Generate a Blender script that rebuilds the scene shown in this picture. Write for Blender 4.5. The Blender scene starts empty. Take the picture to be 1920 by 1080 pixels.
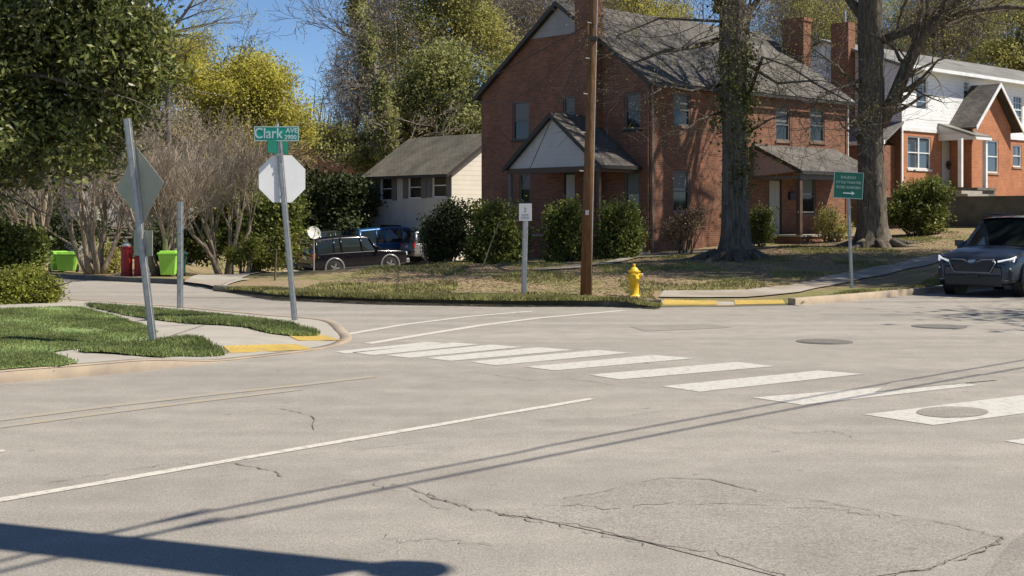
import bpy, math, random
import numpy as np
from mathutils import Vector, Matrix
from mathutils.geometry import delaunay_2d_cdt
random.seed(7); rng = np.random.default_rng(7)
R = math.radians
C = bpy.context.scene.collection
scene = bpy.context.scene

# ---------------------------------------------------------------- camera, sky, sun, exposure
F = 2500.0; HZ = 408.0; CH = 1.7           # focal length in photo pixels, horizon row, eye height
cam_d = bpy.data.cameras.new('camera'); cam = bpy.data.objects.new('camera', cam_d); C.objects.link(cam)
cam.location = (0, 0, CH); cam.rotation_euler = (R(90), 0, 0)
cam_d.sensor_width = 36; cam_d.lens = F/1920*36; cam_d.shift_y = -(540-HZ)/1920
cam_d.clip_start = 0.05; cam_d.clip_end = 2000
scene.camera = cam
SUN_EL, SUN_AZ = R(53), R(97)              # azimuth measured from +Y towards +X
sdir = Vector((math.cos(SUN_EL)*math.sin(SUN_AZ), math.cos(SUN_EL)*math.cos(SUN_AZ), math.sin(SUN_EL)))
world = bpy.data.worlds.new("World"); scene.world = world; world.use_nodes = True
wn = world.node_tree.nodes; wl = world.node_tree.links
sky = wn.new('ShaderNodeTexSky'); sky.sky_type = 'NISHITA'; sky.sun_disc = False
sky.sun_elevation = SUN_EL; sky.sun_rotation = SUN_AZ
sky.air_density = 1.0; sky.dust_density = 0.0; sky.ozone_density = 6.0; sky.altitude = 2500
wl.new(sky.outputs[0], wn['Background'].inputs[0]); wn['Background'].inputs[1].default_value = 0.09
sl = bpy.data.lights.new('sun', 'SUN'); sl.energy = 5.0; sl.angle = R(0.53); sl.color = (1, .93, .80)
so = bpy.data.objects.new('sun', sl); C.objects.link(so); so.location = (20, -5, 40)
so.rotation_euler = sdir.to_track_quat('Z', 'Y').to_euler()
scene.view_settings.view_transform = 'Standard'; scene.view_settings.look = 'None'
scene.view_settings.exposure = 0.5; scene.view_settings.gamma = 1

# ---------------------------------------------------------------- helpers
def G(px, py, z=0.0):                       # photo pixel on the plane at height z -> world x, y
    Y = (CH-z)*F/(py-HZ); return ((px-960)/F*Y, Y)
def PX(px, Y): return ((px-960)/F*Y, Y)
def ZP(py, Y): return CH-(py-HZ)*Y/F
def tag(o, label=None, cat=None, group=None, kind=None):
    if label: o['label'] = label
    if cat: o['category'] = cat
    if group: o['group'] = group
    if kind: o['kind'] = kind
    return o
def empty(name, loc=(0,0,0), rz=0.0, label=None, cat=None, group=None):
    o = bpy.data.objects.new(name, None); C.objects.link(o); o.location = loc; o.rotation_euler = (0,0,rz)
    o.empty_display_size = .3
    return tag(o, label, cat, group)
class MB:
    def __init__(s): s.v = []; s.f = []; s.uv = None
    def add(s, vs, fs):
        n = len(s.v); s.v += [tuple(v) for v in vs]; s.f += [tuple(i+n for i in f) for f in fs]; return s
    def quad(s, a, b, c, d): return s.add([a,b,c,d], [(0,1,2,3)])
    def poly(s, pts): return s.add(pts, [tuple(range(len(pts)))])
    def box(s, x0, y0, z0, x1, y1, z1):
        return s.add([(x0,y0,z0),(x1,y0,z0),(x1,y1,z0),(x0,y1,z0),(x0,y0,z1),(x1,y0,z1),(x1,y1,z1),(x0,y1,z1)],
            [(0,3,2,1),(4,5,6,7),(0,1,5,4),(1,2,6,5),(2,3,7,6),(3,0,4,7)])
    def obox(s, c, ax, ay, az):             # oriented box from centre and half axes
        c, ax, ay, az = map(Vector, (c, ax, ay, az)); vs = []
        for k in (-1,1):
            for i, j in ((-1,-1),(1,-1),(1,1),(-1,1)): vs.append(c+ax*i+ay*j+az*k)
        return s.add(vs, [(0,3,2,1),(4,5,6,7),(0,1,5,4),(1,2,6,5),(2,3,7,6),(3,0,4,7)])
    def prism(s, pts, d):                   # extrude polygon pts by vector d
        n = len(pts); d = Vector(d); a = [Vector(p) for p in pts]; b = [p+d for p in a]
        return s.add(a+b, [tuple(range(n))[::-1], tuple(range(n, 2*n))]+[(i,(i+1)%n,n+(i+1)%n,n+i) for i in range(n)])
    def tube(s, pts, rad, k=6, cap=True):
        pts = [Vector(p) for p in pts]
        if not hasattr(rad, '__len__'): rad = [rad]*len(pts)
        n0 = len(s.v); up = None
        for i, p in enumerate(pts):
            t = (pts[min(i+1,len(pts)-1)]-pts[max(i-1,0)]).normalized()
            if up is None:
                up = Vector((0,0,1)) if abs(t.z) < .9 else Vector((1,0,0))
            a = t.cross(up)
            if a.length < 1e-5: a = t.orthogonal()
            a.normalize(); b = t.cross(a); up = -b if False else up
            for j in range(k):
                w = 2*math.pi*j/k; s.v.append(tuple(p+(a*math.cos(w)+b*math.sin(w))*rad[i]))
        for i in range(len(pts)-1):
            for j in range(k):
                s.f.append((n0+i*k+j, n0+i*k+(j+1)%k, n0+(i+1)*k+(j+1)%k, n0+(i+1)*k+j))
        if cap:
            s.f.append(tuple(n0+j for j in range(k))[::-1]); e = n0+(len(pts)-1)*k; s.f.append(tuple(e+j for j in range(k)))
        return s
    def lathe(s, prof, k=16, c=(0,0,0)):
        return s.tube([(c[0],c[1],c[2]+z+i*1e-5) for i,(r,z) in enumerate(prof)], [r for r,z in prof], k)
    def build(s, name, mat, parent=None, smooth=False, bevel=0, sub=0):
        m = bpy.data.meshes.new(name); m.from_pydata(s.v, [], s.f); m.update()
        if s.uv is not None:
            l = m.uv_layers.new(name='uv'); l.data.foreach_set('uv', np.array(s.uv, dtype=np.float32).ravel())
        if mat: m.materials.append(mat)
        if smooth: m.polygons.foreach_set('use_smooth', [True]*len(m.polygons))
        o = bpy.data.objects.new(name, m); C.objects.link(o)
        if parent: o.parent = parent
        if bevel:
            b = o.modifiers.new('b', 'BEVEL'); b.width = bevel; b.segments = 2; b.limit_method = 'ANGLE'
        if sub:
            b = o.modifiers.new('s', 'SUBSURF'); b.levels = sub; b.render_levels = sub
        return o
def npmesh(name, v, nf, k, mat, parent=None):         # v: (nf*k,3) array of separate k-gons
    m = bpy.data.meshes.new(name); n = nf*k
    m.vertices.add(n); m.vertices.foreach_set('co', v.astype(np.float32).ravel())
    m.loops.add(n); m.loops.foreach_set('vertex_index', np.arange(n, dtype=np.int32))
    m.polygons.add(nf); m.polygons.foreach_set('loop_start', np.arange(0, n, k, dtype=np.int32))
    m.polygons.foreach_set('loop_total', np.full(nf, k, dtype=np.int32)); m.update(calc_edges=True)
    m.materials.append(mat)
    o = bpy.data.objects.new(name, m); C.objects.link(o)
    if parent: o.parent = parent
    return o
def copy_tree(o, parent=None):
    c = o.copy(); C.objects.link(c); c.parent = parent
    for ch in [x for x in bpy.data.objects if x.parent == o and x != c]: copy_tree(ch, c)
    return c

# ---------------------------------------------------------------- materials
def mat(name, col, rough=.8, metal=0, spec=.5, **kw):
    m = bpy.data.materials.new(name); m.use_nodes = True; b = m.node_tree.nodes['Principled BSDF']
    b.inputs['Base Color'].default_value = (*col, 1); b.inputs['Roughness'].default_value = rough
    b.inputs['Metallic'].default_value = metal; b.inputs['Specular IOR Level'].default_value = spec
    for k, v in kw.items(): b.inputs[k].default_value = v
    return m
def N(m, t, **kw):
    n = m.node_tree.nodes.new(t)
    for k, v in kw.items(): setattr(n, k, v)
    return n
def noise(m, scale, detail=4, rough=.6, vec=None, stretch=None):
    n = N(m, 'ShaderNodeTexNoise'); n.inputs['Scale'].default_value = scale
    n.inputs['Detail'].default_value = detail; n.inputs['Roughness'].default_value = rough
    tc = N(m, 'ShaderNodeTexCoord'); src = tc.outputs['Object']
    if stretch:
        mp = N(m, 'ShaderNodeMapping'); mp.inputs['Rotation'].default_value = (0,0,stretch[0]); mp.inputs['Scale'].default_value = stretch[1]
        m.node_tree.links.new(src, mp.inputs['Vector']); src = mp.outputs[0]
    m.node_tree.links.new(vec or src, n.inputs['Vector']); return n
def ramp(m, fac, stops):
    r = N(m, 'ShaderNodeValToRGB'); e = r.color_ramp.elements
    while len(e) < len(stops): e.new(.5)
    for i, (p, c) in enumerate(stops): e[i].position = p; e[i].color = (*c, 1) if hasattr(c, '__len__') else (c,c,c,1)
    m.node_tree.links.new(fac, r.inputs[0]); return r
def mix(m, a, b, fac, mode='MIX'):
    n = N(m, 'ShaderNodeMix', data_type='RGBA', blend_type=mode)
    for s, v in ((n.inputs[0], fac), (n.inputs[6], a), (n.inputs[7], b)):
        if isinstance(v, bpy.types.NodeSocket): m.node_tree.links.new(v, s)
        elif hasattr(v, '__len__'): s.default_value = (*v, 1)
        else: s.default_value = v
    return n.outputs[2]
def base(m, sock): m.node_tree.links.new(sock, m.node_tree.nodes['Principled BSDF'].inputs['Base Color'])
def bump(m, sock, strength=.3, dist=.01):
    b = N(m, 'ShaderNodeBump'); b.inputs['Strength'].default_value = strength; b.inputs['Distance'].default_value = dist
    m.node_tree.links.new(sock, b.inputs['Height']); m.node_tree.links.new(b.outputs[0], m.node_tree.nodes['Principled BSDF'].inputs['Normal'])
def varied(name, c1, c2, scale, rough=.85, detail=5, bstr=.2, lo=.35, hi=.65, bd=.01, **kw):
    m = mat(name, c1, rough, **kw); n = noise(m, scale, detail); r = ramp(m, n.outputs[0], [(lo, c1), (hi, c2)])
    base(m, r.outputs[0]); bump(m, n.outputs[0], bstr, bd); return m

ROADA = math.atan2(.72, .69)
def make_asphalt(name, k=1.0):
    m = mat(name, (.25,.23,.2), .92, spec=.25)
    big = noise(m, .25, 4); r1 = ramp(m, big.outputs[0], [(.3, (.275*k,.25*k,.220*k)), (.7, (.325*k,.296*k,.258*k))])
    med = noise(m, 2.2, 6, .7); r2 = ramp(m, med.outputs[0], [(.3, .86), (.7, 1.1)])
    stk = noise(m, 1.0, 3, .5, stretch=(-ROADA, (.04, 1.3, 1))); r3 = ramp(m, stk.outputs[0], [(.35, .90), (.65, 1.06)])
    fine = noise(m, 85, 3, .8); r4 = ramp(m, fine.outputs[0], [(.32, .42), (.5, 1.0), (.68, 1.55)])
    fine2 = noise(m, 28, 2, .8); r5 = ramp(m, fine2.outputs[0], [(.3, .86), (.7, 1.12)])
    st = noise(m, .7, 7, .75); r6 = ramp(m, st.outputs[0], [(.60, 1.0), (.72, .80)]); sp = noise(m, 5.5, 2, .5); r7 = ramp(m, sp.outputs[0], [(.70, 1.0), (.76, .62)])
    lg = noise(m, .11, 3, .5, stretch=(-ROADA, (.3, 2.2, 1))); r8 = ramp(m, lg.outputs[0], [(.42, .93), (.56, 1.03)])
    c = mix(m, r1.outputs[0], r2.outputs[0], 1.0, 'MULTIPLY'); c = mix(m, c, r6.outputs[0], 1.0, 'MULTIPLY'); c = mix(m, c, r7.outputs[0], .8, 'MULTIPLY'); c = mix(m, c, r8.outputs[0], 1.0, 'MULTIPLY'); c = mix(m, c, r3.outputs[0], 1.0, 'MULTIPLY')
    c = mix(m, c, r4.outputs[0], .85, 'MULTIPLY'); c = mix(m, c, r5.outputs[0], .9, 'MULTIPLY'); base(m, c); bump(m, fine.outputs[0], .35, .006); return m
M = {}
M['asphalt'] = make_asphalt('asphalt'); M['asphalt_patch'] = make_asphalt('asphalt_patch', .86)
def paint(name, c, wear_lo, wear_hi, under=(.32,.29,.25), sc=9):
    m = mat(name, c, .7); n = noise(m, sc, 7, .75); r = ramp(m, n.outputs[0], [(wear_lo, 0.0), (wear_hi, 1.0)])
    base(m, mix(m, under, c, r.outputs[0])); return m
M['white_paint'] = paint('white_paint', (.49,.465,.42), .36, .50, sc=12)
M['line_paint'] = paint('line_paint', (.54,.50,.44), .36, .5, sc=14)
M['worn_yellow'] = paint('worn_yellow', (.37,.28,.15), .46, .7, (.315,.287,.245), 5)
M['crack'] = varied('crack_filler', (.10,.09,.075), (.2,.18,.15), 20)
M['concrete'] = varied('concrete', (.30,.275,.235), (.37,.335,.285), 1.6, .9)
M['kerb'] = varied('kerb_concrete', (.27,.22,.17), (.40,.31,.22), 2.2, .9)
M['dark_concrete'] = varied('dark_concrete', (.09,.085,.07), (.16,.145,.12), 1.8, .9)
m = mat('tactile_yellow', (.6,.42,.1), .75); n = noise(m, 5, 7, .75); r = ramp(m, n.outputs[0], [(.3, (.36,.28,.14)), (.5, (.55,.37,.075)), (.7, (.62,.44,.11))])
v = N(m, 'ShaderNodeTexVoronoi'); v.inputs['Scale'].default_value = 14; v.inputs['Randomness'].default_value = 0.0; tc = N(m, 'ShaderNodeTexCoord'); m.node_tree.links.new(tc.outputs['Object'], v.inputs['Vector'])
rv = ramp(m, v.outputs['Distance'], [(.2, 1.0), (.45, .78)]); base(m, mix(m, r.outputs[0], rv.outputs[0], 1.0, 'MULTIPLY')); bump(m, rv.outputs[0], .6, .01); M['tactile'] = m
M['walk'] = varied('worn_walk', (.26,.215,.165), (.34,.30,.25), 1.1, .95, detail=8, lo=.42, hi=.6)
M['drive'] = varied('driveway_gravel', (.33,.28,.225), (.27,.24,.20), 1.2, .95, detail=8)
# brick from UV in metres
def brick(name, c1, c2, mortar):
    m = mat(name, c1, .9, spec=.2); uv = N(m, 'ShaderNodeUVMap', uv_map='uv')
    b = N(m, 'ShaderNodeTexBrick'); b.inputs['Scale'].default_value = 1; b.inputs['Brick Width'].default_value = .22
    b.inputs['Row Height'].default_value = .075; b.inputs['Mortar Size'].default_value = .008
    b.inputs['Color1'].default_value = (*c1,1); b.inputs['Color2'].default_value = (*c2,1); b.inputs['Mortar'].default_value = (*mortar,1)
    m.node_tree.links.new(uv.outputs[0], b.inputs['Vector'])
    n = noise(m, .9, 5); r = ramp(m, n.outputs[0], [(.3, .78), (.7, 1.12)])
    base(m, mix(m, b.outputs[0], r.outputs[0], 1.0, 'MULTIPLY')); bump(m, b.outputs['Fac'], -.3, .01); return m
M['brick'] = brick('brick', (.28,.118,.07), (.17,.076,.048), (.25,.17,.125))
M['brick_orange'] = brick('brick_orange', (.50,.185,.085), (.40,.14,.065), (.38,.25,.17))
def siding(name, c, pitch=.11, dk=.7):
    m = mat(name, c, .6); uv = N(m, 'ShaderNodeUVMap', uv_map='uv'); s = N(m, 'ShaderNodeSeparateXYZ')
    m.node_tree.links.new(uv.outputs[0], s.inputs[0])
    d = N(m, 'ShaderNodeMath', operation='DIVIDE'); d.inputs[1].default_value = pitch; m.node_tree.links.new(s.outputs[1], d.inputs[0])
    f = N(m, 'ShaderNodeMath', operation='FRACT'); m.node_tree.links.new(d.outputs[0], f.inputs[0])
    n = noise(m, 1.3, 4); r = ramp(m, n.outputs[0], [(.3, .9), (.7, 1.04)])
    e = ramp(m, f.outputs[0], [(0, dk), (.14, 1.0)])
    cc = mix(m, c, e.outputs[0], 1.0, 'MULTIPLY'); base(m, mix(m, cc, r.outputs[0], 1.0, 'MULTIPLY')); bump(m, f.outputs[0], -.9, .03); return m
M['siding_white'] = siding('siding_white', (.80,.80,.80), .16)
M['siding_cream'] = siding('siding_cream', (.72,.66,.56), .24, .6)
M['siding_grey'] = siding('siding_grey', (.30,.29,.28), .2, .8)
def shingle(name, c1, c2, pitch=.14):
    m = mat(name, c1, .95, spec=.2); uv = N(m, 'ShaderNodeUVMap', uv_map='uv')
    b = N(m, 'ShaderNodeTexBrick'); b.inputs['Scale'].default_value = 1; b.inputs['Brick Width'].default_value = .3
    b.inputs['Row Height'].default_value = pitch; b.inputs['Mortar Size'].default_value = .012
    b.inputs['Color1'].default_value = (*c1,1); b.inputs['Color2'].default_value = (*c2,1); b.inputs['Mortar'].default_value = (*[x*.45 for x in c1],1)
    m.node_tree.links.new(uv.outputs[0], b.inputs['Vector'])
    n = noise(m, .8, 6, .7); r = ramp(m, n.outputs[0], [(.3, .55), (.7, 1.25)])
    base(m, mix(m, b.outputs[0], r.outputs[0], 1.0, 'MULTIPLY')); bump(m, b.outputs['Fac'], -.3, .01); return m
M['shingle'] = shingle('shingle', (.165,.15,.135), (.11,.10,.092))
M['shingle_brown'] = shingle('shingle_brown', (.17,.15,.115), (.14,.125,.10))
M['shingle_light'] = shingle('shingle_light', (.26,.25,.23), (.2,.195,.18))
M['trim_dark'] = mat('trim_dark', (.035,.028,.022), .6); M['trim_white'] = varied('trim_white', (.78,.78,.78), (.66,.65,.63), 2, .5)
M['trim_brown'] = mat('trim_brown', (.10,.06,.04), .7); M['trim_grey'] = mat('trim_grey', (.15,.14,.125), .7)
M['pane'] = mat('window_glass', (.02,.022,.022), .08, spec=.5); M['blind'] = mat('window_blind', (.14,.14,.125), .5)
M['pane_blue'] = mat('window_glass_blue', (.05,.07,.09), .05, spec=.9)
M['door'] = mat('door_paint', (.42,.39,.33), .5); M['door_white'] = mat('door_white', (.5,.48,.43), .5)
M['black'] = mat('black_iron', (.015,.015,.015), .5)
M['galv'] = varied('galvanised', (.34,.345,.33), (.46,.46,.45), 12, .45, metal=.35)
M['alu'] = varied('sign_back', (.60,.60,.595), (.68,.68,.675), 3, .45, metal=.1)
M['sign_face_red'] = mat('sign_red', (.5,.02,.02), .4)
M['diamond_back'] = varied('diamond_back', (.34,.325,.27), (.42,.40,.33), 4, .6, metal=.1)  # darker, browner sign back: its shade side put into the colour
M['sign_green'] = mat('sign_green', (.01,.33,.24), .4); M['sign_dkgreen'] = mat('sign_dark_green', (.0,.10,.065), .4)
M['sign_white'] = mat('sign_white', (.62,.62,.6), .5); M['sign_text'] = mat('sign_text', (.6,.72,.68), .5)
M['sign_text_dim'] = mat('sign_text_dim', (.24,.36,.31), .5); M['ink'] = mat('sign_ink', (.2,.19,.17), .6)
def barky(name, c1, c2, sc=3):
    m = mat(name, c1, .95, spec=.15); n = noise(m, sc, 7, .75, stretch=(0, (5,5,.7))); r = ramp(m, n.outputs[0], [(.34, c1), (.66, c2)])
    base(m, r.outputs[0]); bump(m, n.outputs[0], 1.0, .06); return m
M['bark'] = barky('bark', (.05,.042,.032), (.25,.215,.17)); M['bark_pale'] = barky('bark_pale', (.2,.16,.11), (.4,.33,.24), 2)
M['bark_far'] = barky('bark_far', (.10,.085,.07), (.22,.19,.165), 1); M['twig'] = mat('twig', (.10,.08,.06), .9, spec=.1)
M['twig_tan'] = mat('twig_tan', (.34,.28,.215), .9, spec=.1)
M['pole_wood'] = barky('pole_wood', (.12,.06,.03), (.26,.15,.075), 4)
M['cable'] = mat('cable', (.03,.03,.03), .7)
def leaf(name, cols, rough=.6, trans=.3, spec=.3):
    m = mat(name, cols[0], rough, spec=spec); g = N(m, 'ShaderNodeNewGeometry')
    k = len(cols); r0 = ramp(m, g.outputs['Random Per Island'], [(i/max(1,k-1), c) for i, c in enumerate(cols)]); nv = noise(m, 1.1, 3); rv = ramp(m, nv.outputs[0], [(.34, .62), (.5, 1.0), (.68, 1.5)])
    class r: outputs = [mix(m, r0.outputs[0], rv.outputs[0], 1.0, 'MULTIPLY')]
    base(m, r.outputs[0]); tb = N(m, 'ShaderNodeBsdfTranslucent'); m.node_tree.links.new(r.outputs[0], tb.inputs[0])
    mx = N(m, 'ShaderNodeMixShader'); mx.inputs[0].default_value = trans; L = m.node_tree.links
    L.new(m.node_tree.nodes['Principled BSDF'].outputs[0], mx.inputs[1]); L.new(tb.outputs[0], mx.inputs[2])
    L.new(mx.outputs[0], m.node_tree.nodes['Material Output'].inputs[0]); return m
M['lf_magnolia'] = leaf('leaf_magnolia', [(.06,.085,.02),(.13,.16,.035),(.27,.28,.08),(.09,.08,.03),(.05,.07,.02)], .4, .3, .45)
M['lf_yellow'] = leaf('leaf_yellowgreen', [(.50,.47,.08),(.58,.54,.10),(.40,.38,.08),(.42,.34,.14)], .7, .5)
M['lf_bud'] = leaf('leaf_bud', [(.38,.29,.16),(.32,.27,.13),(.44,.34,.21)], .8, .3)
M['lf_olive'] = leaf('leaf_olive', [(.33,.32,.10),(.44,.40,.11),(.25,.25,.08),(.50,.44,.14)], .75, .3)
M['lf_ever'] = leaf('leaf_evergreen', [(.19,.20,.065),(.30,.30,.10),(.40,.39,.17),(.12,.14,.045)], .75, .45, .25)
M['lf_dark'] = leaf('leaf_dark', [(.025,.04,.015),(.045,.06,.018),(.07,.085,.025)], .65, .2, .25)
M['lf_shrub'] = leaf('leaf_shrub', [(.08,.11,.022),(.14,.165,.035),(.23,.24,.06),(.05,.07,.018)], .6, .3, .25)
M['lf_hedge'] = leaf('leaf_hedge', [(.08,.11,.02),(.12,.15,.03),(.17,.19,.04)], .5, .25)
M['lf_lime'] = leaf('leaf_newgrowth', [(.19,.21,.03),(.25,.25,.04),(.13,.16,.03)], .6, .35)
M['lf_ivy'] = leaf('leaf_ivy', [(.05,.07,.018),(.11,.12,.03),(.24,.24,.08)], .6, .25, .3)
M['lf_brown'] = leaf('leaf_litter', [(.24,.16,.10),(.33,.24,.15),(.19,.13,.08)], .9, .1)
M['lf_grey'] = leaf('twig_haze', [(.34,.30,.26),(.42,.37,.32),(.25,.215,.18)], .9, .1)
M['grass_blade'] = leaf('grass_blade', [(.13,.20,.05),(.18,.245,.07),(.27,.28,.11),(.11,.16,.045),(.34,.30,.16)], .7, .35)
M['grass_dry'] = leaf('grass_dry', [(.23,.235,.08),(.30,.27,.11),(.17,.185,.055)], .8, .3)
m = varied('lawn_soil', (.11,.19,.045), (.20,.25,.09), 2.5, .95, detail=8, bstr=.8, bd=.05); M['lawn'] = m
# far-side ground: leaf litter, dry soil, patches of thin grass
m = mat('litter_ground', (.2,.15,.1), .95, spec=.1)
n1 = noise(m, .45, 6, .7); n2 = noise(m, 9, 6, .8); n3 = noise(m, .22, 4, .6)
c1 = ramp(m, n2.outputs[0], [(.3, (.19,.13,.075)), (.55, (.33,.245,.155)), (.72, (.42,.32,.22))])
c2 = ramp(m, n2.outputs[0], [(.3, (.15,.15,.05)), (.7, (.29,.265,.12))])
r = ramp(m, n1.outputs[0], [(.45, 0.0), (.6, 1.0)]); base(m, mix(m, c1.outputs[0], c2.outputs[0], r.outputs[0])); bump(m, n2.outputs[0], .9, .06)
M['litter'] = m
def carpaint(name, c): return mat(name, c, .35, metal=.35, **{'Coat Weight': .8, 'Coat Roughness': .05})
M['car_blue'] = mat('car_slate_blue', (.022,.03,.048), .3, metal=.1, **{'Coat Weight': .35, 'Coat Roughness': .06}); M['car_black'] = mat('car_black', (.006,.006,.010), .25, spec=.3, **{'Coat Weight': .3, 'Coat Roughness': .08}); M['car_mid'] = carpaint('car_blue', (.02,.10,.24))
M['car_dark'] = carpaint('car_dark_grey', (.02,.022,.02))
M['silver'] = mat('silver_trim', (.30,.30,.31), .4, metal=.5); M['plastic'] = mat('black_plastic', (.016,.016,.018), .5)
M['tyre'] = mat('tyre_rubber', (.015,.015,.015), .9); M['lamp_w'] = mat('headlamp', (.75,.78,.8), .15); M['lamp_r'] = mat('tail_lamp', (.35,.03,.015), .2)
M['cglass'] = mat('car_glass', (.018,.024,.022), .04, spec=.9); M['chrome'] = mat('chrome', (.7,.7,.7), .15, metal=1)
M['lampglow'] = mat('running_lamp', (.9,.9,.9), .2, **{'Emission Color': (1,1,1,1), 'Emission Strength': .25})
M['hyd'] = varied('hydrant_yellow', (.70,.44,.01), (.78,.52,.03), 6, .4); M['hyd_cap'] = mat('hydrant_silver', (.5,.48,.42), .4, metal=.3)
M['lime'] = varied('bin_lime', (.30,.62,.06), (.36,.7,.10), 3, .5); M['bin_dark'] = mat('bin_dark_green', (.02,.07,.045), .5)
M['red'] = varied('red_paint', (.38,.012,.012), (.28,.01,.01), 4, .5); M['stonecap'] = mat('stone_cap', (.55,.53,.5), .8)
M['iron'] = varied('cast_iron', (.16,.15,.13), (.22,.205,.18), 20, .6, metal=.3); M['stone_grey'] = varied('blockwork', (.30,.29,.27), (.36,.35,.33), 3)
M['dish'] = mat('dish_white', (.62,.60,.55), .5); M['beam'] = mat('beam_paint', (.1,.12,.14), .6)

# ---------------------------------------------------------------- ground
def refine(pts, step):
    out = []
    for i in range(len(pts)):
        a, b = np.array(pts[i]), np.array(pts[(i+1) % len(pts)]); n = max(1, int(np.linalg.norm(b-a)/step))
        for k in range(n): out.append(tuple(a+(b-a)*k/n))
    return out
def inside(pts, P):
    x, y = P[:,0], P[:,1]; res = np.zeros(len(P), bool); n = len(pts)
    for i in range(n):
        x0, y0 = pts[i]; x1, y1 = pts[(i+1) % n]
        c = ((y0 > y) != (y1 > y)); 
        with np.errstate(divide='ignore', invalid='ignore'): t = (x1-x0)*(y-y0)/(y1-y0)+x0
        res ^= c & (x < t)
    return res
def sheet(name, poly, step, zf, material, parent=None, dz=0, bstep=None, far=None):
    b = refine(poly, bstep or step); P = np.array(poly); lo, hi = P.min(0), P.max(0)
    gx, gy = np.meshgrid(np.arange(lo[0], hi[0], step), np.arange(lo[1], hi[1], step)); g = np.c_[gx.ravel(), gy.ravel()]
    g = g+rng.uniform(-.2, .2, g.shape)*step
    if far is not None:
        gx, gy = np.meshgrid(np.arange(lo[0], hi[0], far[1]), np.arange(lo[1], hi[1], far[1])); g2 = np.c_[gx.ravel(), gy.ravel()]
        box = far[0]; m1 = (g[:,0] > box[0]) & (g[:,0] < box[2]) & (g[:,1] > box[1]) & (g[:,1] < box[3])
        m2 = ~((g2[:,0] > box[0]) & (g2[:,0] < box[2]) & (g2[:,1] > box[1]) & (g2[:,1] < box[3])); g = np.r_[g[m1], g2[m2]]
    g = g[inside(poly, g)]
    vs = [Vector(p) for p in b]+[Vector(p) for p in g]; nb = len(b)
    v, e, f, *_ = delaunay_2d_cdt(vs, [(i, (i+1) % nb) for i in range(nb)], [], 1, 1e-5)
    A = np.array([(p.x, p.y) for p in v]); z = zf(A[:,0], A[:,1])+dz
    mb = MB(); mb.v = [(a[0], a[1], float(zz)) for a, zz in zip(A, z)]
    mb.f = [tuple(t) if (A[t[1]][0]-A[t[0]][0])*(A[t[2]][1]-A[t[0]][1])-(A[t[1]][1]-A[t[0]][1])*(A[t[2]][0]-A[t[0]][0]) > 0 else tuple(t)[::-1] for t in f]
    return mb.build(name, material, parent, smooth=True)
FD = (.731, .682); GD = (-.682, .731); RD = (.69, .724); HROT = math.atan2(.682, .731)
ctl = []; KZ = {0:.05, 8:.02, 9:.015, 10:.02}
def cp(px, Y, z): ctl.append((*PX(px, Y), z))
farkerb = [G(410,545), G(500,553), G(600,560), G(700,564), G(800,567), G(950,570), G(1100,573), G(1180,575), G(1240,576), G(1360,575), G(1480,572), G(1600,562), G(1750,548)]
e0 = farkerb[-1]
for k in (15, 40, 90): farkerb.append((e0[0]+RD[0]*k, e0[1]+RD[1]*k))
leftfar = [(-60, 47), (-25, 41), G(60,517), G(100,521), G(240,528), G(345,533)]
for i, p in enumerate(farkerb): ctl.append((*p, KZ.get(i, .13)))
for i, p in enumerate(leftfar): ctl.append((*p, .05 if i == 5 else .12))
for q in [(350,36,.06),(380,42,-.15),(470,45,-.35),(540,52,-.62),(600,60,-.93),(700,64,-1.0),(560,67,-1.0),(800,66,-.95),(450,52,-.4),(400,70,0),
          (640,36,.2),(700,38,.33),(800,42,.25),(850,45,.2),(950,44,.12),(1100,44,.26),(1200,46,.42),(880,33,.18),(1080,38,.25),(1380,41,.42),(1380,48,.6),(1590,55,.9),(1640,47,.68),(1500,45,.6),
          (1450,52,.85),(1780,52,1.2),(1950,46,1.1),(2100,44,1.1),(1700,45,.6),(1800,42,.65),(1800,36,.3),(1600,34,.25),(1400,33,.25),(1200,33,.22),(1000,32,.17),(800,32,.17),
          (750,38,.3),(660,43,-.12),(620,43,-.25),(640,50,-.55),(700,46,-.1),(720,54,-.55),(780,50,-.1),(1250,27.3,.05),(1360,27.3,.05),(1470,27.4,.06),(1700,62,2.6),(1400,64,1.6),(1100,66,.8),(900,64,-.2),(1000,60,.3),(0,50,.3),(250,50,.2),(0,80,.8),(500,110,1),(800,110,1),(1100,110,2),(1500,120,4),
          (1900,120,4),(-600,60,.6),(2600,60,3),(2600,120,5),(2300,44,.9)]: cp(*q)
ctl = np.array(ctl); Kd = np.linalg.norm(ctl[:,None,:2]-ctl[None,:,:2], axis=2); ncp = len(ctl)
Am = np.zeros((ncp+1, ncp+1)); Am[:ncp,:ncp] = -Kd-np.eye(ncp)*.15*0; Am[:ncp,ncp] = 1; Am[ncp,:ncp] = 1
wts = np.linalg.solve(Am, np.r_[ctl[:,2], 0])
W0 = PX(1778, 54.5)                                     # near corner of the retaining wall
def terr(x, y):
    x = np.asarray(x, float); y = np.asarray(y, float)
    d = np.sqrt((x[...,None]-ctl[:,0])**2+(y[...,None]-ctl[:,1])**2); z = -(d*wts[:ncp]).sum(-1)+wts[ncp]
    z = z+.03*np.sin(x*1.3+.7)*np.sin(y*1.1)*np.clip((y-27)/6, 0, 1)
    s = (x-W0[0])*FD[0]+(y-W0[1])*FD[1]; t = (x-W0[0])*GD[0]+(y-W0[1])*GD[1]
    hi = (s > .12) & (t > -16)
    return np.where(hi, np.maximum(z, 2.48+.012*np.clip(s,0,20)), z)
def T(x, y): return float(terr(x, y))
def at(px, Y, dz=0): x, y = PX(px, Y); return (x, y, T(x, y)+dz)

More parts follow.
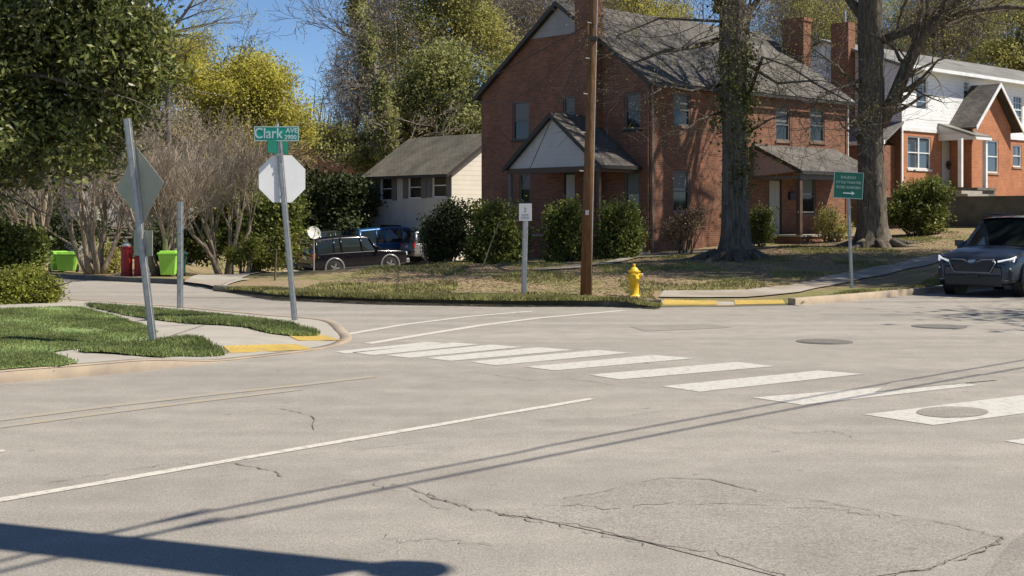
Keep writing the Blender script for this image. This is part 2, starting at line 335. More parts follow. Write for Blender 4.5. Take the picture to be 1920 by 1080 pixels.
road = MB().poly([(-300,-120,-.0),(300,-120,0),(300,400,0),(-300,400,0)]); road.v = [(-400,-150,0),(400,-150,0),(400,26.5,0),(-400,26.5,0)]
rd = []
# road sheet: stops short of the far terrain so that the sunken driveway is not covered
rpoly = [(-400,-150),(400,-150),(400,430)]+[ (p[0]-.05*0,p[1]+.25) for p in reversed(farkerb)]+[G(375,539.5)]+[(p[0],p[1]+.25) for p in reversed(leftfar)]+[(-400,60)]
road = sheet('road', rpoly, 60, lambda x,y: x*0, M['asphalt']); tag(road, kind='structure')
bpoly = farkerb+[(300,420),(300,600),(-300,600),(-300,70)]+leftfar
ground = sheet('lawn_far_side', bpoly, .55, terr, M['litter'], bstep=1.2, far=((-16,25,26,66), 7)); tag(ground, kind='structure')

def strip(pts, w0, w1, z0, z1, zf=None):                # extruded band along a polyline, offset range w0..w1 to the left
    mb = MB(); n = len(pts); P = [Vector((*p, 0)) for p in pts]; rings = []
    for i in range(n):
        t = (P[min(i+1,n-1)]-P[max(i-1,0)]).normalized(); nn = Vector((-t.y, t.x, 0)); a = P[i]+nn*w0; b = P[i]+nn*w1
        zz = z1[i] if hasattr(z1, '__len__') else z1
        rings.append([(a.x,a.y,z0),(a.x,a.y,zz-.015),(a.x+nn.x*.02,a.y+nn.y*.02,zz),(b.x,b.y,zz),(b.x,b.y,z0)])
    for r_ in rings: mb.v += r_
    for i in range(n-1):
        for j in range(4): mb.f.append((i*5+j, i*5+j+1, (i+1)*5+j+1, (i+1)*5+j))
    mb.f += [(0,1,2,3,4), tuple((n-1)*5+j for j in range(5))[::-1]]
    return mb
def smooth_line(pts, n=6):
    out = []
    for i in range(len(pts)-1):
        p0 = np.array(pts[max(i-1,0)]); p1 = np.array(pts[i]); p2 = np.array(pts[i+1]); p3 = np.array(pts[min(i+2,len(pts)-1)])
        for k in range(n):
            t = k/n; out.append(tuple(.5*((2*p1)+(-p0+p2)*t+(2*p0-5*p1+4*p2-p3)*t*t+(-p0+3*p1-3*p2+p3)*t**3)))
    return out+[tuple(pts[-1])]
kd = strip(farkerb[:9], -.14, .03, -.02, .135).build('far_kerb', M['dark_concrete'], None, True); tag(kd, kind='structure')  # dark concrete puts the shade on the far kerb into its colour
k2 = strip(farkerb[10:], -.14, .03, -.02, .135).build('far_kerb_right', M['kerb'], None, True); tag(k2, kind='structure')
k3 = strip(leftfar, -.14, .03, -.02, .13).build('far_kerb_left', M['dark_concrete'], None, True); tag(k3, kind='structure')
# drop kerb between the ramps, with the two yellow pads
def gz(px, py, z): x, y = G(px, py, z); return (x, y, z)
def zR(x, y):
    K = sorted(farkerb[:13]+leftfar); kx = [k[0] for k in K]; ky = [k[1] for k in K]
    q = np.clip((y-np.interp(x, kx, ky)-.03)/.8, 0, 1); return .008+q*(terr(x, y)+.03-.008)
rp = sheet('kerb_ramp', [G(1215,576.5), G(1240,576.3), G(1360,575.3), G(1480,572.3), G(1500,571), G(1500,559,.15), G(1440,551,.2), G(1250,551,.2), G(1215,560,.12)], .35, zR, M['concrete'], dz=.0, bstep=.35); tag(rp, kind='structure')
for q in ([(1240,570.6),(1345,570.0),(1343,563.2),(1245,563.4)], [(1378,569.6),(1472,567.6),(1468,561.3),(1377,562.3)]):
    sheet('tactile_pad', [G(a, b, .04 if b > 567.5 else .07) for a, b in q], .2, zR, M['tactile'], rp, dz=.012, bstep=.2)

# left corner island
edgeA = smooth_line([G(-900,808), G(-300,750), G(0,719), G(200,702), G(375,684), G(450,675), G(520,667), G(590,658), G(640,648), G(660,636), G(650,626), G(610,613), G(520,605), G(420,595), G(300,584), G(160,574), G(0,565), G(-300,552)])
RL = [np.array(G(a, b)) for a, b in ((440,674),(520,666),(600,656),(645,645),(655,634))]
def zA(x, y):
    x = np.asarray(x, float); y = np.asarray(y, float); d = x*0+99
    for a, b in zip(RL[:-1], RL[1:]):
        ab = b-a; t = np.clip(((x-a[0])*ab[0]+(y-a[1])*ab[1])/(ab@ab), 0, 1); d = np.minimum(d, np.hypot(x-a[0]-t*ab[0], y-a[1]-t*ab[1]))
    q = np.clip((d-.1)/1.5, 0, 1); return .012+.107*q*q*(3-2*q)
apoly = edgeA+[(-60,33),(-60,9)]
kerbA = strip(edgeA, .0, .17, -.02, [float(zA(*p))+.006 for p in edgeA])
ka = kerbA.build('left_kerb', M['kerb'], None, True); tag(ka, kind='structure')
flat = lambda z: (lambda x, y: x*0+z)
pv = sheet('sidewalk_left', apoly, .5, zA, M['concrete'], dz=0); tag(pv, kind='structure')
gA = 0.15
def lawnz(x, y): return .13+.05*np.clip((-x-5)/6, 0, 3)+.012*np.sin(x*2.1)*np.cos(y*1.7)
lawns = [
 [(-800,640),(0,584),(130,578),(170,582),(230,598),(282,615),(282,628),(262,637),(200,646),(130,655),(90,664),(147,680),(80,687),(0,693),(-300,719),(-900,772),(-2200,900),(-2200,700)],
 [(165,571.5),(300,582),(420,594),(520,604.5),(590,612),(594,616),(560,620),(500,620),(450,612),(330,604),(250,592),(190,580)],
 [(235,653),(300,645),(360,645),(400,653),(420,662),(350,667),(287,669),(215,667),(150,664)]]
lp = []
for i, l in enumerate(lawns):
    zl = .09 if i == 2 else .13; P = smooth_line([G(a, b, zl if a < 350 or i < 2 else .05) for a, b in l]+[G(*l[0], zl)], 3)[:-1]; P = [(a+random.gauss(0,.025), b+random.gauss(0,.025)) for a, b in refine(P, .22)]; lp.append(P)
    o = sheet('lawn_left', P, .7, lawnz if i == 0 else (lambda x,y: zA(x,y)+.016), M['lawn'], bstep=.5, dz=.004); tag(o, kind='structure')
# sunlit narrow service walk along the kerb, path slab joints
for (a, b, c, d) in (((418,652),(555,643),(588,650),(432,659)), ((530,628),(610,626),(640,633),(560,638))):
    sheet('tactile_pad', [G(*q, .05) for q in (a,b,c,d)], .3, zA, M['tactile'], pv, dz=.008, bstep=.3)
jm = MB()
for (a, b) in (((290,640),(400,604)), ((300,612),(420,606)), ((180,585),(240,575))):
    A, B = Vector(gz(*a,.119)), Vector(gz(*b,.119)); A.z = float(zA(A.x,A.y))+.004; B.z = float(zA(B.x,B.y))+.004; t = (B-A).normalized(); n_ = Vector((-t.y,t.x,0))*.012
    jm.quad(A-n_, B-n_, B+n_, A+n_)
jm.build('slab_joint', M['crack'], pv)

# blades of grass
def blades(name, polys, n, h, w, zf, material, keep=None):
    pts = []
    areas = [abs(sum(p[i][0]*p[(i+1)%len(p)][1]-p[(i+1)%len(p)][0]*p[i][1] for i in range(len(p))))/2 for p in polys]
    for p, a in zip(polys, areas):
        P = np.array(p); lo, hi = P.min(0), P.max(0); want = int(n*a/sum(areas)); q = rng.uniform(lo, hi, (int(want*np.prod(hi-lo)/a), 2))
        pts.append(q[inside(p, q)])
    q = np.concatenate(pts); q = q+rng.normal(0, .03, q.shape)
    if keep is not None: q = q[keep(q)]
    k = len(q); z = zf(q[:,0], q[:,1]); a = rng.uniform(0, 6.28, k); hh = h*rng.uniform(.5, 1.3, k); ww = w*rng.uniform(.6, 1.2, k)
    c = np.c_[q, z]; d = np.c_[np.cos(a), np.sin(a), a*0]*ww[:,None]; lean = np.c_[rng.normal(0,.4,k), rng.normal(0,.4,k), np.ones(k)]*hh[:,None]
    v = np.stack([c-d, c+d, c+lean], 1).reshape(-1, 3); o = npmesh(name, v, k, 3, material); return o
near = lambda q: (q[:,0] > -14) & (q[:,1] < 27)
lp0 = [p for p in lp[0] if True]
patch = lambda q: near(q) & ((np.sin(q[:,0]*1.9+.5)*np.sin(q[:,1]*2.3)+.5*np.sin(q[:,0]*4.1+q[:,1]*3.3)+rng.normal(0,.5,len(q))) > -.45)
g1 = blades('grass', [lp0], 420000, .028, .010, lawnz, M['grass_blade'], patch); tag(g1, kind='stuff', label='short green grass blades covering the corner lawns', cat='grass')
g2 = blades('grass', lp[1:], 36000, .055, .013, lambda x,y: zA(x,y)+.015, M['grass_blade']); tag(g2, kind='stuff', label='tufted green grass on the verges beside the sign posts', cat='grass')
verge = [farkerb[i] for i in range(0, 9)]+[G(1235,560,.2), G(1150,556,.2), G(950,556,.2), G(700,552,.2), G(520,545,.2)]
g3 = blades('grass', [verge], 30000, .07, .02, terr, M['grass_dry']); tag(g3, kind='stuff', label='thin dry grass along the kerb in front of the hydrant', cat='grass')
verge2 = [G(1490,571), G(1600,562), G(1750,548), (e0[0]+9, e0[1]+10), PX(1800,38), G(1700,528,.3), G(1600,536,.25), G(1500,553,.2)]
g4 = blades('grass', [verge2], 26000, .06, .02, terr, M['grass_dry']); tag(g4, kind='stuff', label='thin pale grass strip between the kerb and the walk by the green sign', cat='grass')
big = [G(520,545,.2), G(900,560,.15), G(1220,562,.15), G(1300,548,.2), G(1480,540,.2), PX(1600,35.6), PX(1760,42.5), PX(1850,48), PX(1770,52), PX(1600,50), PX(1480,49), PX(1250,45), PX(850,46), PX(700,38)]
g5 = blades('leaf_litter', [big], 36000, .012, .04, terr, M['lf_brown'], lambda q: ~inside([PX(1225,26.9), PX(1400,27.1), PX(1510,28.0), PX(1610,31.3), PX(1770,38.1), PX(1740,40.9), PX(1560,33.8), PX(1470,30.2), PX(1400,29.2), PX(1225,29.1)], q) | (rng.random(len(q)) < .12)); tag(g5, kind='stuff', label='brown fallen leaves scattered over the far lawn', cat='leaf litter')
walkp = [PX(1225,26.9), PX(1400,27.1), PX(1510,28.0), PX(1610,31.3), PX(1770,38.1), PX(1740,40.9), PX(1560,33.8), PX(1470,30.2), PX(1400,29.2), PX(1225,29.1)]
keepn = lambda q: ~inside(walkp, q) & (np.sin(q[:,0]*.9+1)*np.sin(q[:,1]*.8)+.4*np.sin(q[:,0]*2.7) > .15)
g6 = blades('grass', [big], 60000, .06, .02, terr, M['grass_dry'], keepn); tag(g6, kind='stuff', label='patchy thin grass on the shaded far lawn', cat='grass')

# driveway and walks draped on the terrain
dpoly = [G(345,533.5), G(378,539.5), G(408,544.5), PX(470,37), PX(560,42), PX(640,52), PX(740,62), PX(960,66), PX(900,76), PX(560,74), PX(520,62), PX(480,50), PX(400,41)]
dv = sheet('driveway', dpoly, .8, terr, M['drive'], dz=.035, bstep=.6); tag(dv, kind='structure')
sheet('driveway_apron', [G(343,533.6), G(377,539.6), G(411,545.2), PX(470,34.5), PX(372,36.5)], .35, lambda x, y: zR(x, y)+.03*np.clip((y-34)/1.5,0,1), M['concrete'], dv, dz=.0, bstep=.35)
wpoly = [PX(1010,35.4), PX(1090,37.8), PX(1197,43.8), PX(1330,45.6), PX(1330,46.6), PX(1190,45.2), PX(1070,39.2), PX(1000,36.4)]
wk = sheet('garden_walk', wpoly, .5, terr, M['walk'], dz=.04, bstep=.5); tag(wk, kind='structure')
w2 = sheet('sidewalk_right', [PX(1235,27.2), PX(1400,27.3), PX(1500,28.2), PX(1600,31.5), PX(1760,38.3), PX(2100,52), PX(2100,54), PX(1730,40.5), PX(1570,33.4), PX(1480,29.9), PX(1400,28.9), PX(1245,28.8)], .5, terr, M['walk'], dz=.03, bstep=.5); tag(w2, kind='structure')

# ---------------------------------------------------------------- road markings and cracks (parts of the road)
def flatpoly(name, px, m_, z=.004):
    return MB().poly([gz(a, b, z) for a, b in px]).build(name, m_, road)
Z1 = .004
stripes = [[(1620,777),(1750,797),(1960,769.5),(1960,735.5)], [(1410,745),(1505,759),(1835,722),(1790,716)], [(1240,724),(1312,734.5),(1618,701),(1535,694.5)],
 [(1104,702.5),(1162,711.5),(1453,686.5),(1382,678.5)], [(984,687.5),(1040,694.5),(1305,671.5),(1225,665.5)], [(880,678),(930,685),(1180,661.5),(1120,656)],
 [(797,671),(846,676.5),(1075,656),(1010,651)], [(722,666),(768,671),(980,650.5),(920,646)], [(660,660.5),(700,666),(900,645.5),(850,642)], [(628,659),(648,663),(835,643),(800,641)],
 [(1884,826.5),(1990,846),(2300,802),(2300,772)]]
for s_ in stripes: flatpoly('crosswalk_stripe', s_, M['white_paint'])
pp = [(1718+(1856-1718)*(.5+.5*math.cos(t)*(1 if math.cos(t)<0 else .97)), 772+10.5*math.sin(t)*(1.0 if math.cos(t)<0 else .95)) for t in np.linspace(0, 6.283, 26)[:-1]]
flatpoly('manhole_patch', pp, M['asphalt_patch'], .008)
flatpoly('utility_patch', [(1672,716),(1835,700),(1870,712),(1700,728),(1640,735)], M['asphalt'], .008)
def ribbon(name, px, w, m_, z=.004, jit=0, sub=1, vary=0):
    P = [Vector(gz(a, b, z)) for a, b in px]; Q = []
    for i in range(len(P)-1):
        for k in range(sub): Q.append(P[i].lerp(P[i+1], k/sub))
    Q.append(P[-1]); mb = MB(); n = len(Q)
    for i in range(n):
        t = (Q[min(i+1,n-1)]-Q[max(i-1,0)]).normalized(); nn = Vector((-t.y,t.x,0)); c = Q[i]+nn*random.gauss(0, jit)
        ww = w*(1+random.uniform(-vary, vary)); mb.v += [tuple(c-nn*ww/2), tuple(c+nn*ww/2)]
    for i in range(n-1): mb.f.append((2*i, 2*i+1, 2*i+3, 2*i+2))
    return mb.build(name, m_, road)
ribbon('lane_line', [(-400,998),(0,937),(420,865),(840,793),(1110,747)], .10, M['line_paint'], sub=3, jit=.004, vary=.12)
ribbon('crosswalk_line', [(650,626.5),(760,608),(880,593),(1000,583)], .14, M['line_paint'], vary=.1)
ribbon('crosswalk_line', [(690,644),(800,626),(900,610),(1010,596),(1170,582)], .16, M['line_paint'], vary=.1)
ribbon('centre_line', [(-300,826),(0,787),(180,764),(380,741),(560,722),(700,706)], .13, M['worn_yellow'], sub=3)
ribbon('centre_line', [(-300,842),(0,800),(180,776),(380,751),(560,730)], .13, M['worn_yellow'], sub=3)
ribbon('crosswalk_line', [(-60,848),(8,845)], .1, M['line_paint'])
cr = [([(250,430)],0)]
M['crack_patch'] = make_asphalt('asphalt_old', .95)
flatpoly('repair_patch', [(1240,896),(1440,926),(1680,966),(1880,1011),(1740,1066),(1600,1086),(1480,1086),(1210,1016),(1010,973),(935,962),(1060,936),(1150,916)], M['crack_patch'])
def crack(pts, w=.012, j=.02, sub=8): ribbon('crack', pts, w*.75, M['crack'], .006, j, sub, .8)
crack([(740,905),(830,938),(935,962),(1010,972),(1090,985),(1210,1015),(1330,1035),(1480,1085)], .012)
crack([(800,922),(850,945),(960,968),(1040,985),(1130,1000),(1215,1020)], .009, .03)
crack([(1020,948),(1090,945),(1140,955),(1220,945),(1400,944),(1560,955),(1650,970)], .010, .025)
crack([(1240,895),(1330,898),(1440,925),(1540,938),(1680,965),(1800,985),(1880,1010)], .011, .012)
crack([(1240,895),(1150,915),(1060,935)], .007, .015)
crack([(1880,1010),(1830,1040),(1740,1065),(1600,1085)], .015, .02)
crack([(440,868),(490,878),(515,884),(532,893)], .014, .012, 4)
crack([(522,765),(560,772),(587,780),(588,805)], .012, .01, 4)
crack([(640,900),(700,902),(760,925),(840,955)], .006, .02)
crack([(100,905),(240,880),(330,868),(430,870)], .008, .03)
crack([(905,700),(990,712),(1060,708),(1150,722)], .008, .02)
crack([(1420,800),(1500,812),(1560,806),(1610,820)], .007, .02)
crack([(700,1000),(760,1012),(850,1010),(930,1032)], .008, .03)
flatpoly('utility_patch', [(1180,612),(1330,606),(1370,614),(1210,621)], M['asphalt_patch'])
crack([(370,875),(640,845),(960,812),(1240,770)], .004, .005)
crack([(1660,722),(1740,716),(1800,722),(1830,716)], .010, .01)
flatpoly('corner_patch', [(1990,950),(1895,1015),(1840,1085),(2000,1085)], M['asphalt_patch'], .009)  # darker asphalt polygon at the near right corner
def disc(name, px, py, r, label):
    x, y = G(px, py); e = empty(name, (x, y, 0), 0, label, 'manhole cover')
    MB().lathe([(r, .002),(r, .008),(0.001,.008)], 24).build('frame', M['iron'], e); MB().lathe([(r*.86, .008),(r*.86,.012),(.001,.012)], 24).build('lid', M['iron'], e)
disc('manhole_cover', 1546, 641, .38, 'round iron manhole cover in the road beyond the crosswalk')
disc('manhole_cover', 1761, 612.5, .42, 'round iron manhole cover in the road near the dark blue car')

# ---------------------------------------------------------------- houses
class House:
    def __init__(s, name, C0, z0, label, rot=HROT, cat='house'):
        s.c = C0; s.z0 = z0; s.rot = rot; s.u = (math.cos(rot), math.sin(rot)); s.w = (-math.sin(rot), math.cos(rot))
        s.e = empty(name, (C0[0], C0[1], z0), rot, label, cat)
    def depth(s, x, y): return s.c[1]+s.u[1]*x+s.w[1]*y
    def hx(s, px, yl=0):                    # local x on the plane y=yl seen at pixel column px
        k = (px-960)/F; return (k*(s.c[1]+s.w[1]*yl)-s.c[0]-s.w[0]*yl)/(s.u[0]-k*s.u[1])
    def hy(s, px, xl=0):
        k = (px-960)/F; return (k*(s.c[1]+s.u[1]*xl)-s.c[0]-s.u[0]*xl)/(s.w[0]-k*s.w[1])
    def hz(s, py, x, y): return ZP(py, s.depth(x, y))-s.z0
def wall(axis, pos, a0, a1, z0, z1, holes=(), rev=.12, out=-1):
    """wall on a plane: axis 'y' -> plane y=pos running along x; axis 'x' -> plane x=pos running along y; holes (a0,a1,z0,z1)"""
    mb = MB(); mb.uv = []
    def P(a, z, d=0): return (a, pos-out*d, z) if axis == 'y' else (pos-out*d, a, z)
    A = sorted({a0, a1, *[h[0] for h in holes], *[h[1] for h in holes]}); Z = sorted({z0, z1, *[h[2] for h in holes], *[h[3] for h in holes]})
    flip = axis == 'x'
    for i in range(len(A)-1):
        for j in range(len(Z)-1):
            ca, cz = (A[i]+A[i+1])/2, (Z[j]+Z[j+1])/2
            if any(h[0] < ca < h[1] and h[2] < cz < h[3] for h in holes): continue
            q = [(A[i],Z[j]),(A[i+1],Z[j]),(A[i+1],Z[j+1]),(A[i],Z[j+1])]
            if flip: q = q[::-1]
            mb.poly([P(*t) for t in q]); mb.uv += q
    for h in holes:
        c = [(h[0],h[2]),(h[1],h[2]),(h[1],h[3]),(h[0],h[3])]
        for k in range(4):
            p, q = c[k], c[(k+1)%4]; mb.poly([P(*p), P(*p, rev), P(*q, rev), P(*q)])
            mb.uv += [(p[0],p[1]),(p[0]+rev,p[1]),(q[0]+rev,q[1]),(q[0],q[1])]
    return mb
def tri_uv(mb, pts, uvs): mb.poly(pts); mb.uv += list(uvs)
def uvbox(mb, x0, y0, z0, x1, y1, z1):
    for pts, uv in (([(x0,y0,z0),(x1,y0,z0),(x1,y0,z1),(x0,y0,z1)], 0), ([(x1,y1,z0),(x0,y1,z0),(x0,y1,z1),(x1,y1,z1)], 0),
                    ([(x0,y1,z0),(x0,y0,z0),(x0,y0,z1),(x0,y1,z1)], 1), ([(x1,y0,z0),(x1,y1,z0),(x1,y1,z1),(x1,y0,z1)], 1)):
        mb.poly(pts); mb.uv += [(p[uv], p[2]) for p in pts]
    mb.poly([(x0,y0,z1),(x1,y0,z1),(x1,y1,z1),(x0,y1,z1)]); mb.uv += [(x0,y0),(x1,y0),(x1,y1),(x0,y1)]
def window(parent, axis, pos, a0, a1, z0, z1, frame='trim_white', blind=.5, rev=.12, out=-1, mull=0, grid=(0,0), sill=None, pane='pane', shutters=None):
    """frame, pane, blind, sill; set back in its opening"""
    o = pos-out*rev*.6
    def B(mb, aa0, aa1, d0, d1, zz0, zz1):
        lo, hi = sorted((o+out*d0, o+out*d1))
        return mb.box(aa0, lo, zz0, aa1, hi, zz1) if axis == 'y' else mb.box(lo, aa0, zz0, hi, aa1, zz1)
    f = MB(); t = .06
    B(f, a0, a0+t, -.03, .04, z0, z1); B(f, a1-t, a1, -.03, .04, z0, z1); B(f, a0+t, a1-t, -.03, .04, z1-t, z1); B(f, a0+t, a1-t, -.03, .04, z0, z0+t)
    zm = (z0+z1)/2; B(f, a0+t, a1-t, -.03, .032, zm-.025, zm+.025)
    for k in range(mull): a = a0+(a1-a0)*(k+1)/(mull+1); B(f, a-.05, a+.05, -.03, .038, z0+t, z1-t)
    for k in range(grid[0]): a = a0+t+(a1-a0-2*t)*(k+1)/(grid[0]+1); B(f, a-.012, a+.012, -.02, .012, zm+.03, z1-t)
    for k in range(grid[1]):
        z = zm+(z1-zm)*(k+1)/(grid[1]+1); B(f, a0+t, a1-t, -.02, .010, z-.012, z+.012)
        z = z0+(zm-z0)*(k+1)/(grid[1]+1); B(f, a0+t, a1-t, -.02, .010, z-.012, z+.012)
    w = f.build('window', M[frame], parent)
    B(MB(), a0+.02, a1-.02, -.03, -.015, z0+.02, z1-.02).build('pane', M[pane], w)
    if blind: B(MB(), a0+t+.01, a1-t-.01, -.013, -.008, z1-(z1-z0)*blind, z1-t-.01).build('blind', M['blind'], w)
    if sill:
        s_ = MB(); lo, hi = sorted((pos+out*.05, o)); 
        (s_.box(a0-.06, lo, z0-.09, a1+.06, hi, z0-.002) if axis == 'y' else s_.box(lo, a0-.06, z0-.09, hi, a1+.06, z0-.002)); s_.build('sill', M[sill], w)
    if shutters:
        for (q0, q1) in ((a0-shutters, a0-.02), (a1+.02, a1+shutters)):
            lo, hi = sorted((pos+out*.005, pos+out*.045)); s_ = MB(); (s_.box(q0, lo, z0, q1, hi, z1) if axis == 'y' else s_.box(lo, q0, z0, hi, q1, z1)); s_.build('shutter', M['trim_grey'], w)
    return w
def roof_plane(pts, th=.12):
    """pts: eave0, eave1, ridge1, ridge0; slab with UV in metres"""
    P = [Vector(p) for p in pts]; n = (P[1]-P[0]).cross(P[3]-P[0]).normalized()
    if n.z < 0: n = -n
    mb = MB(); mb.uv = []; u = (P[1]-P[0]).normalized(); v = n.cross(u)
    Q = [p-n*th for p in P]; mb.poly(P); mb.uv += [((p-P[0]).dot(u), (p-P[0]).dot(v)) for p in P]
    mb.poly(Q[::-1]); mb.uv += [(0,0)]*len(P)
    for i in range(len(P)):
        j = (i+1) % len(P); mb.poly([P[i], Q[i], Q[j], P[j]]); mb.uv += [(0,.06)]*4
    return mb
def raw_gable(mb, axis, pos, c, hw, z0, rise):            # triangle on a plane
    pts = [(c-hw,z0),(c+hw,z0),(c,z0+rise)]
    if axis == 'x': pts = pts[::-1]
    tri_uv(mb, [(a,pos,z) if axis == 'y' else (pos,a,z) for a, z in pts], pts)

# --- house 1: two-storey brick duplex
C1 = PX(1215, 47.0); z01 = .40
H = House('brick_house', C1, z01, 'two-storey dark red brick house with two gabled porches behind the utility pole')
LW, WW = 12.6, 8.82; EZ = 6.57-z01; RISE = 3.16
def fwin(x0, x1, y0, y1): a, b = H.hx(x0), H.hx(x1); return (a, b, H.hz(y1,(a+b)/2,0), H.hz(y0,(a+b)/2,0))
def gwin(x0, x1, y0, y1): a, b = H.hy(x1), H.hy(x0); return (a, b, H.hz(y1,0,(a+b)/2), H.hz(y0,0,(a+b)/2))
fw = [fwin(1263,1295,176,236), fwin(1262,1293,320,397), fwin(1352,1382,185,243), fwin(1455,1481,203,264), fwin(1519,1546,205,266), fwin(1352,1382,325,400), fwin(1503,1529,334,402)]
fd = fwin(1441,1466,335,442)
gw = [gwin(961,992,190,262), gwin(1056,1088,179,240), gwin(1171,1201,174,242), gwin(974,994,326,382), gwin(1171,1199,322,402)]
gd = gwin(1057,1087,324,430)
wl1 = wall('y', 0, 0, LW, -1, EZ, fw+[fd]).build('wall', M['brick'], H.e)
mb = wall('x', 0, 0, WW, -1.4, EZ, gw+[gd]); raw_gable(mb, 'x', 0, WW/2, WW/2, EZ, RISE); mb.build('wall', M['brick'], H.e)
mb = wall('x', LW, 0, WW, -1, EZ, (), out=1); raw_gable(mb, 'x', LW, WW/2, WW/2, EZ, RISE); mb.build('wall', M['brick'], H.e)
wall('y', WW, 0, LW, -1.4, EZ, (), out=1).build('wall', M['brick'], H.e)
for h in fw: window(H.e, 'y', 0, *h, frame='trim_grey', blind=.42, sill='brick')
for h in gw: window(H.e, 'x', 0, *h, frame='trim_grey', blind=.5, sill='trim_dark')
def door(parent, axis, pos, a0, a1, z0, z1, m_='door', out=-1, rev=.12):
    lo, hi = sorted((pos-out*rev*.4, pos-out*rev*.9)); d = MB(); t = .07
    (d.box(a0+t, lo, z0, a1-t, hi, z1-t) if axis == 'y' else d.box(lo, a0+t, z0, hi, a1-t, z1-t)); o = d.build('door', M[m_], parent, bevel=.01)
    f = MB(); lo, hi = sorted((pos-out*rev*.15, pos-out*rev*.95))
    for q in ((a0,a0+t,z0,z1),(a1-t,a1,z0,z1),(a0+t,a1-t,z1-t,z1)):
        (f.box(q[0], lo, q[2], q[1], hi, q[3]) if axis == 'y' else f.box(lo, q[0], q[2], hi, q[1], q[3]))
    f.build('door_frame', M['trim_dark'], o)
    k = MB(); p = (a1-t-.1, pos-out*rev*.3, (z0+z1)/2-.05) if axis == 'y' else (pos-out*rev*.3, a1-t-.1, (z0+z1)/2-.05)
    k.obox(p, (.03,0,0), (0,.03,0), (0,0,.03)).build('handle', M['iron'], o, bevel=.01)
    pn = MB()
    for zz in (.30, .70):
        for aa in (.3, .7):
            ca, cz = a0+(a1-a0)*aa, z0+(z1-z0)*zz; ha, hz_ = (a1-a0)*.13, (z1-z0)*.15; pl = pos-out*rev*.39
            pn.obox((ca,pl,cz) if axis == 'y' else (pl,ca,cz), (ha,0,0) if axis == 'y' else (.006,0,0), (0,.006,0) if axis == 'y' else (0,ha,0), (0,0,hz_))
    pn.build('door_panel', M[m_], o)
    return o
door(H.e, 'y', 0, *fd); door(H.e, 'x', 0, *gd, m_='door_white')
ov = .28; sl_ = RISE/(WW/2); ez2 = EZ-ov*sl_
roof = roof_plane([(-.2,-ov,ez2+.12),(LW+.2,-ov,ez2+.12),(LW+.2,WW/2,EZ+RISE+.12),(-.2,WW/2,EZ+RISE+.12)]).build('roof', M['shingle'], H.e)
roof_plane([(LW+.2,WW+ov,ez2+.12),(-.2,WW+ov,ez2+.12),(-.2,WW/2,EZ+RISE+.123),(LW+.2,WW/2,EZ+RISE+.123)]).build('roof_slope', M['shingle'], roof)
f_ = MB()
for xx in (-.235, LW+.2):
    for s_ in (0, 1):
        y0, y1 = (-ov, WW/2) if s_ == 0 else (WW+ov, WW/2)
        f_.prism([(xx,y0,ez2+.13),(xx,y0,ez2-.06),(xx,y1,EZ+RISE-.06),(xx,y1,EZ+RISE+.13)], (.035,0,0))
f_.box(-.2,-ov-.09,ez2-.04,LW+.2,-ov-.003,ez2+.07); f_.build('fascia', M['trim_dark'], roof)
# louvred attic panel
ap = MB(); ap.uv = []; zc = EZ+RISE*.63; hwp = (WW/2)*(1-.63)-.12; raw_gable(ap, 'x', -.03, WW/2, hwp, zc, RISE*.37-.1); ap.build('attic_panel', M['siding_grey'], H.e)
uvb = MB(); uvb.uv = []; uvbox(uvb, -.42, 2.2, -1.2, -.003, 3.2, 11.6-z01); uvb.build('chimney', M['brick'], H.e)
uvb = MB(); uvb.uv = []; uvbox(uvb, LW+.003, 2.2, -1, LW+.55, 3.3, 10.15-z01); uvbox(uvb, LW-.04, 2.15, 10.15-z01, LW+.6, 3.35, 10.3-z01); uvb.build('chimney', M['brick'], H.e)
ds = MB(); ds.tube([(LW-.12,-.07,-.4),(LW-.12,-.07,EZ-.1),(LW-.12,-ov+.02,EZ+.0)], .04, 8); ds.build('downspout', M['trim_white'], H.e)
ds = MB(); ds.tube([(.14,-.07,-.4),(.14,-.07,EZ-.1),(.14,-ov+.02,EZ+.0)], .045, 8); ds.build('downspout', M['trim_grey'], H.e)
# porch on the gable side
P1 = 1.95; yc = 2.78; hw = 2.45; zr = 5.44-z01; ze = 3.52-z01
pr = roof_plane([(-P1-.15,yc-hw,ze),(-.01,yc-hw,ze),(-.01,yc,zr),(-P1-.15,yc,zr)], .1).build('porch_roof', M['shingle'], H.e)
roof_plane([(-.01,yc+hw,ze),(-P1-.15,yc+hw,ze),(-P1-.15,yc,zr+.003),(-.01,yc,zr+.003)], .1).build('roof_slope', M['shingle'], pr)
mb = MB(); mb.uv = []; raw_gable(mb, 'x', -P1, yc, hw-.12, ze-.02, zr-ze-.1); mb.build('gable_panel', siding('siding_porch', (.55,.53,.50), .16, .85), pr)
mb = MB()
for s_ in (-1, 1): mb.prism([(-P1-.20,yc+s_*(hw+.02),ze+.03),(-P1-.20,yc+s_*(hw+.02),ze-.16),(-P1-.20,yc,zr-.16),(-P1-.20,yc,zr+.03)], (.045,0,0))
mb.box(-P1-.15,yc-hw-.04,ze-.13,0,yc-hw-.003,ze+.0); mb.build('fascia', M['trim_dark'], pr)
mb = MB().box(-P1-.06,yc-hw+.12,ze-.22,-P1+.06,yc+hw-.12,ze-.03); mb.box(-P1+.06,yc-hw+.12,ze-.22,-.0,yc-hw+.24,ze-.03).build('porch_beam', M['trim_brown'], pr)
pf = .62
for yy in (yc-hw+.22, yc+hw-.22): MB().box(-P1-.06,yy-.07,pf,-P1+.06,yy+.07,ze-.22).build('porch_post', M['trim_grey'] if yy > yc else M['trim_brown'], H.e, bevel=.01)
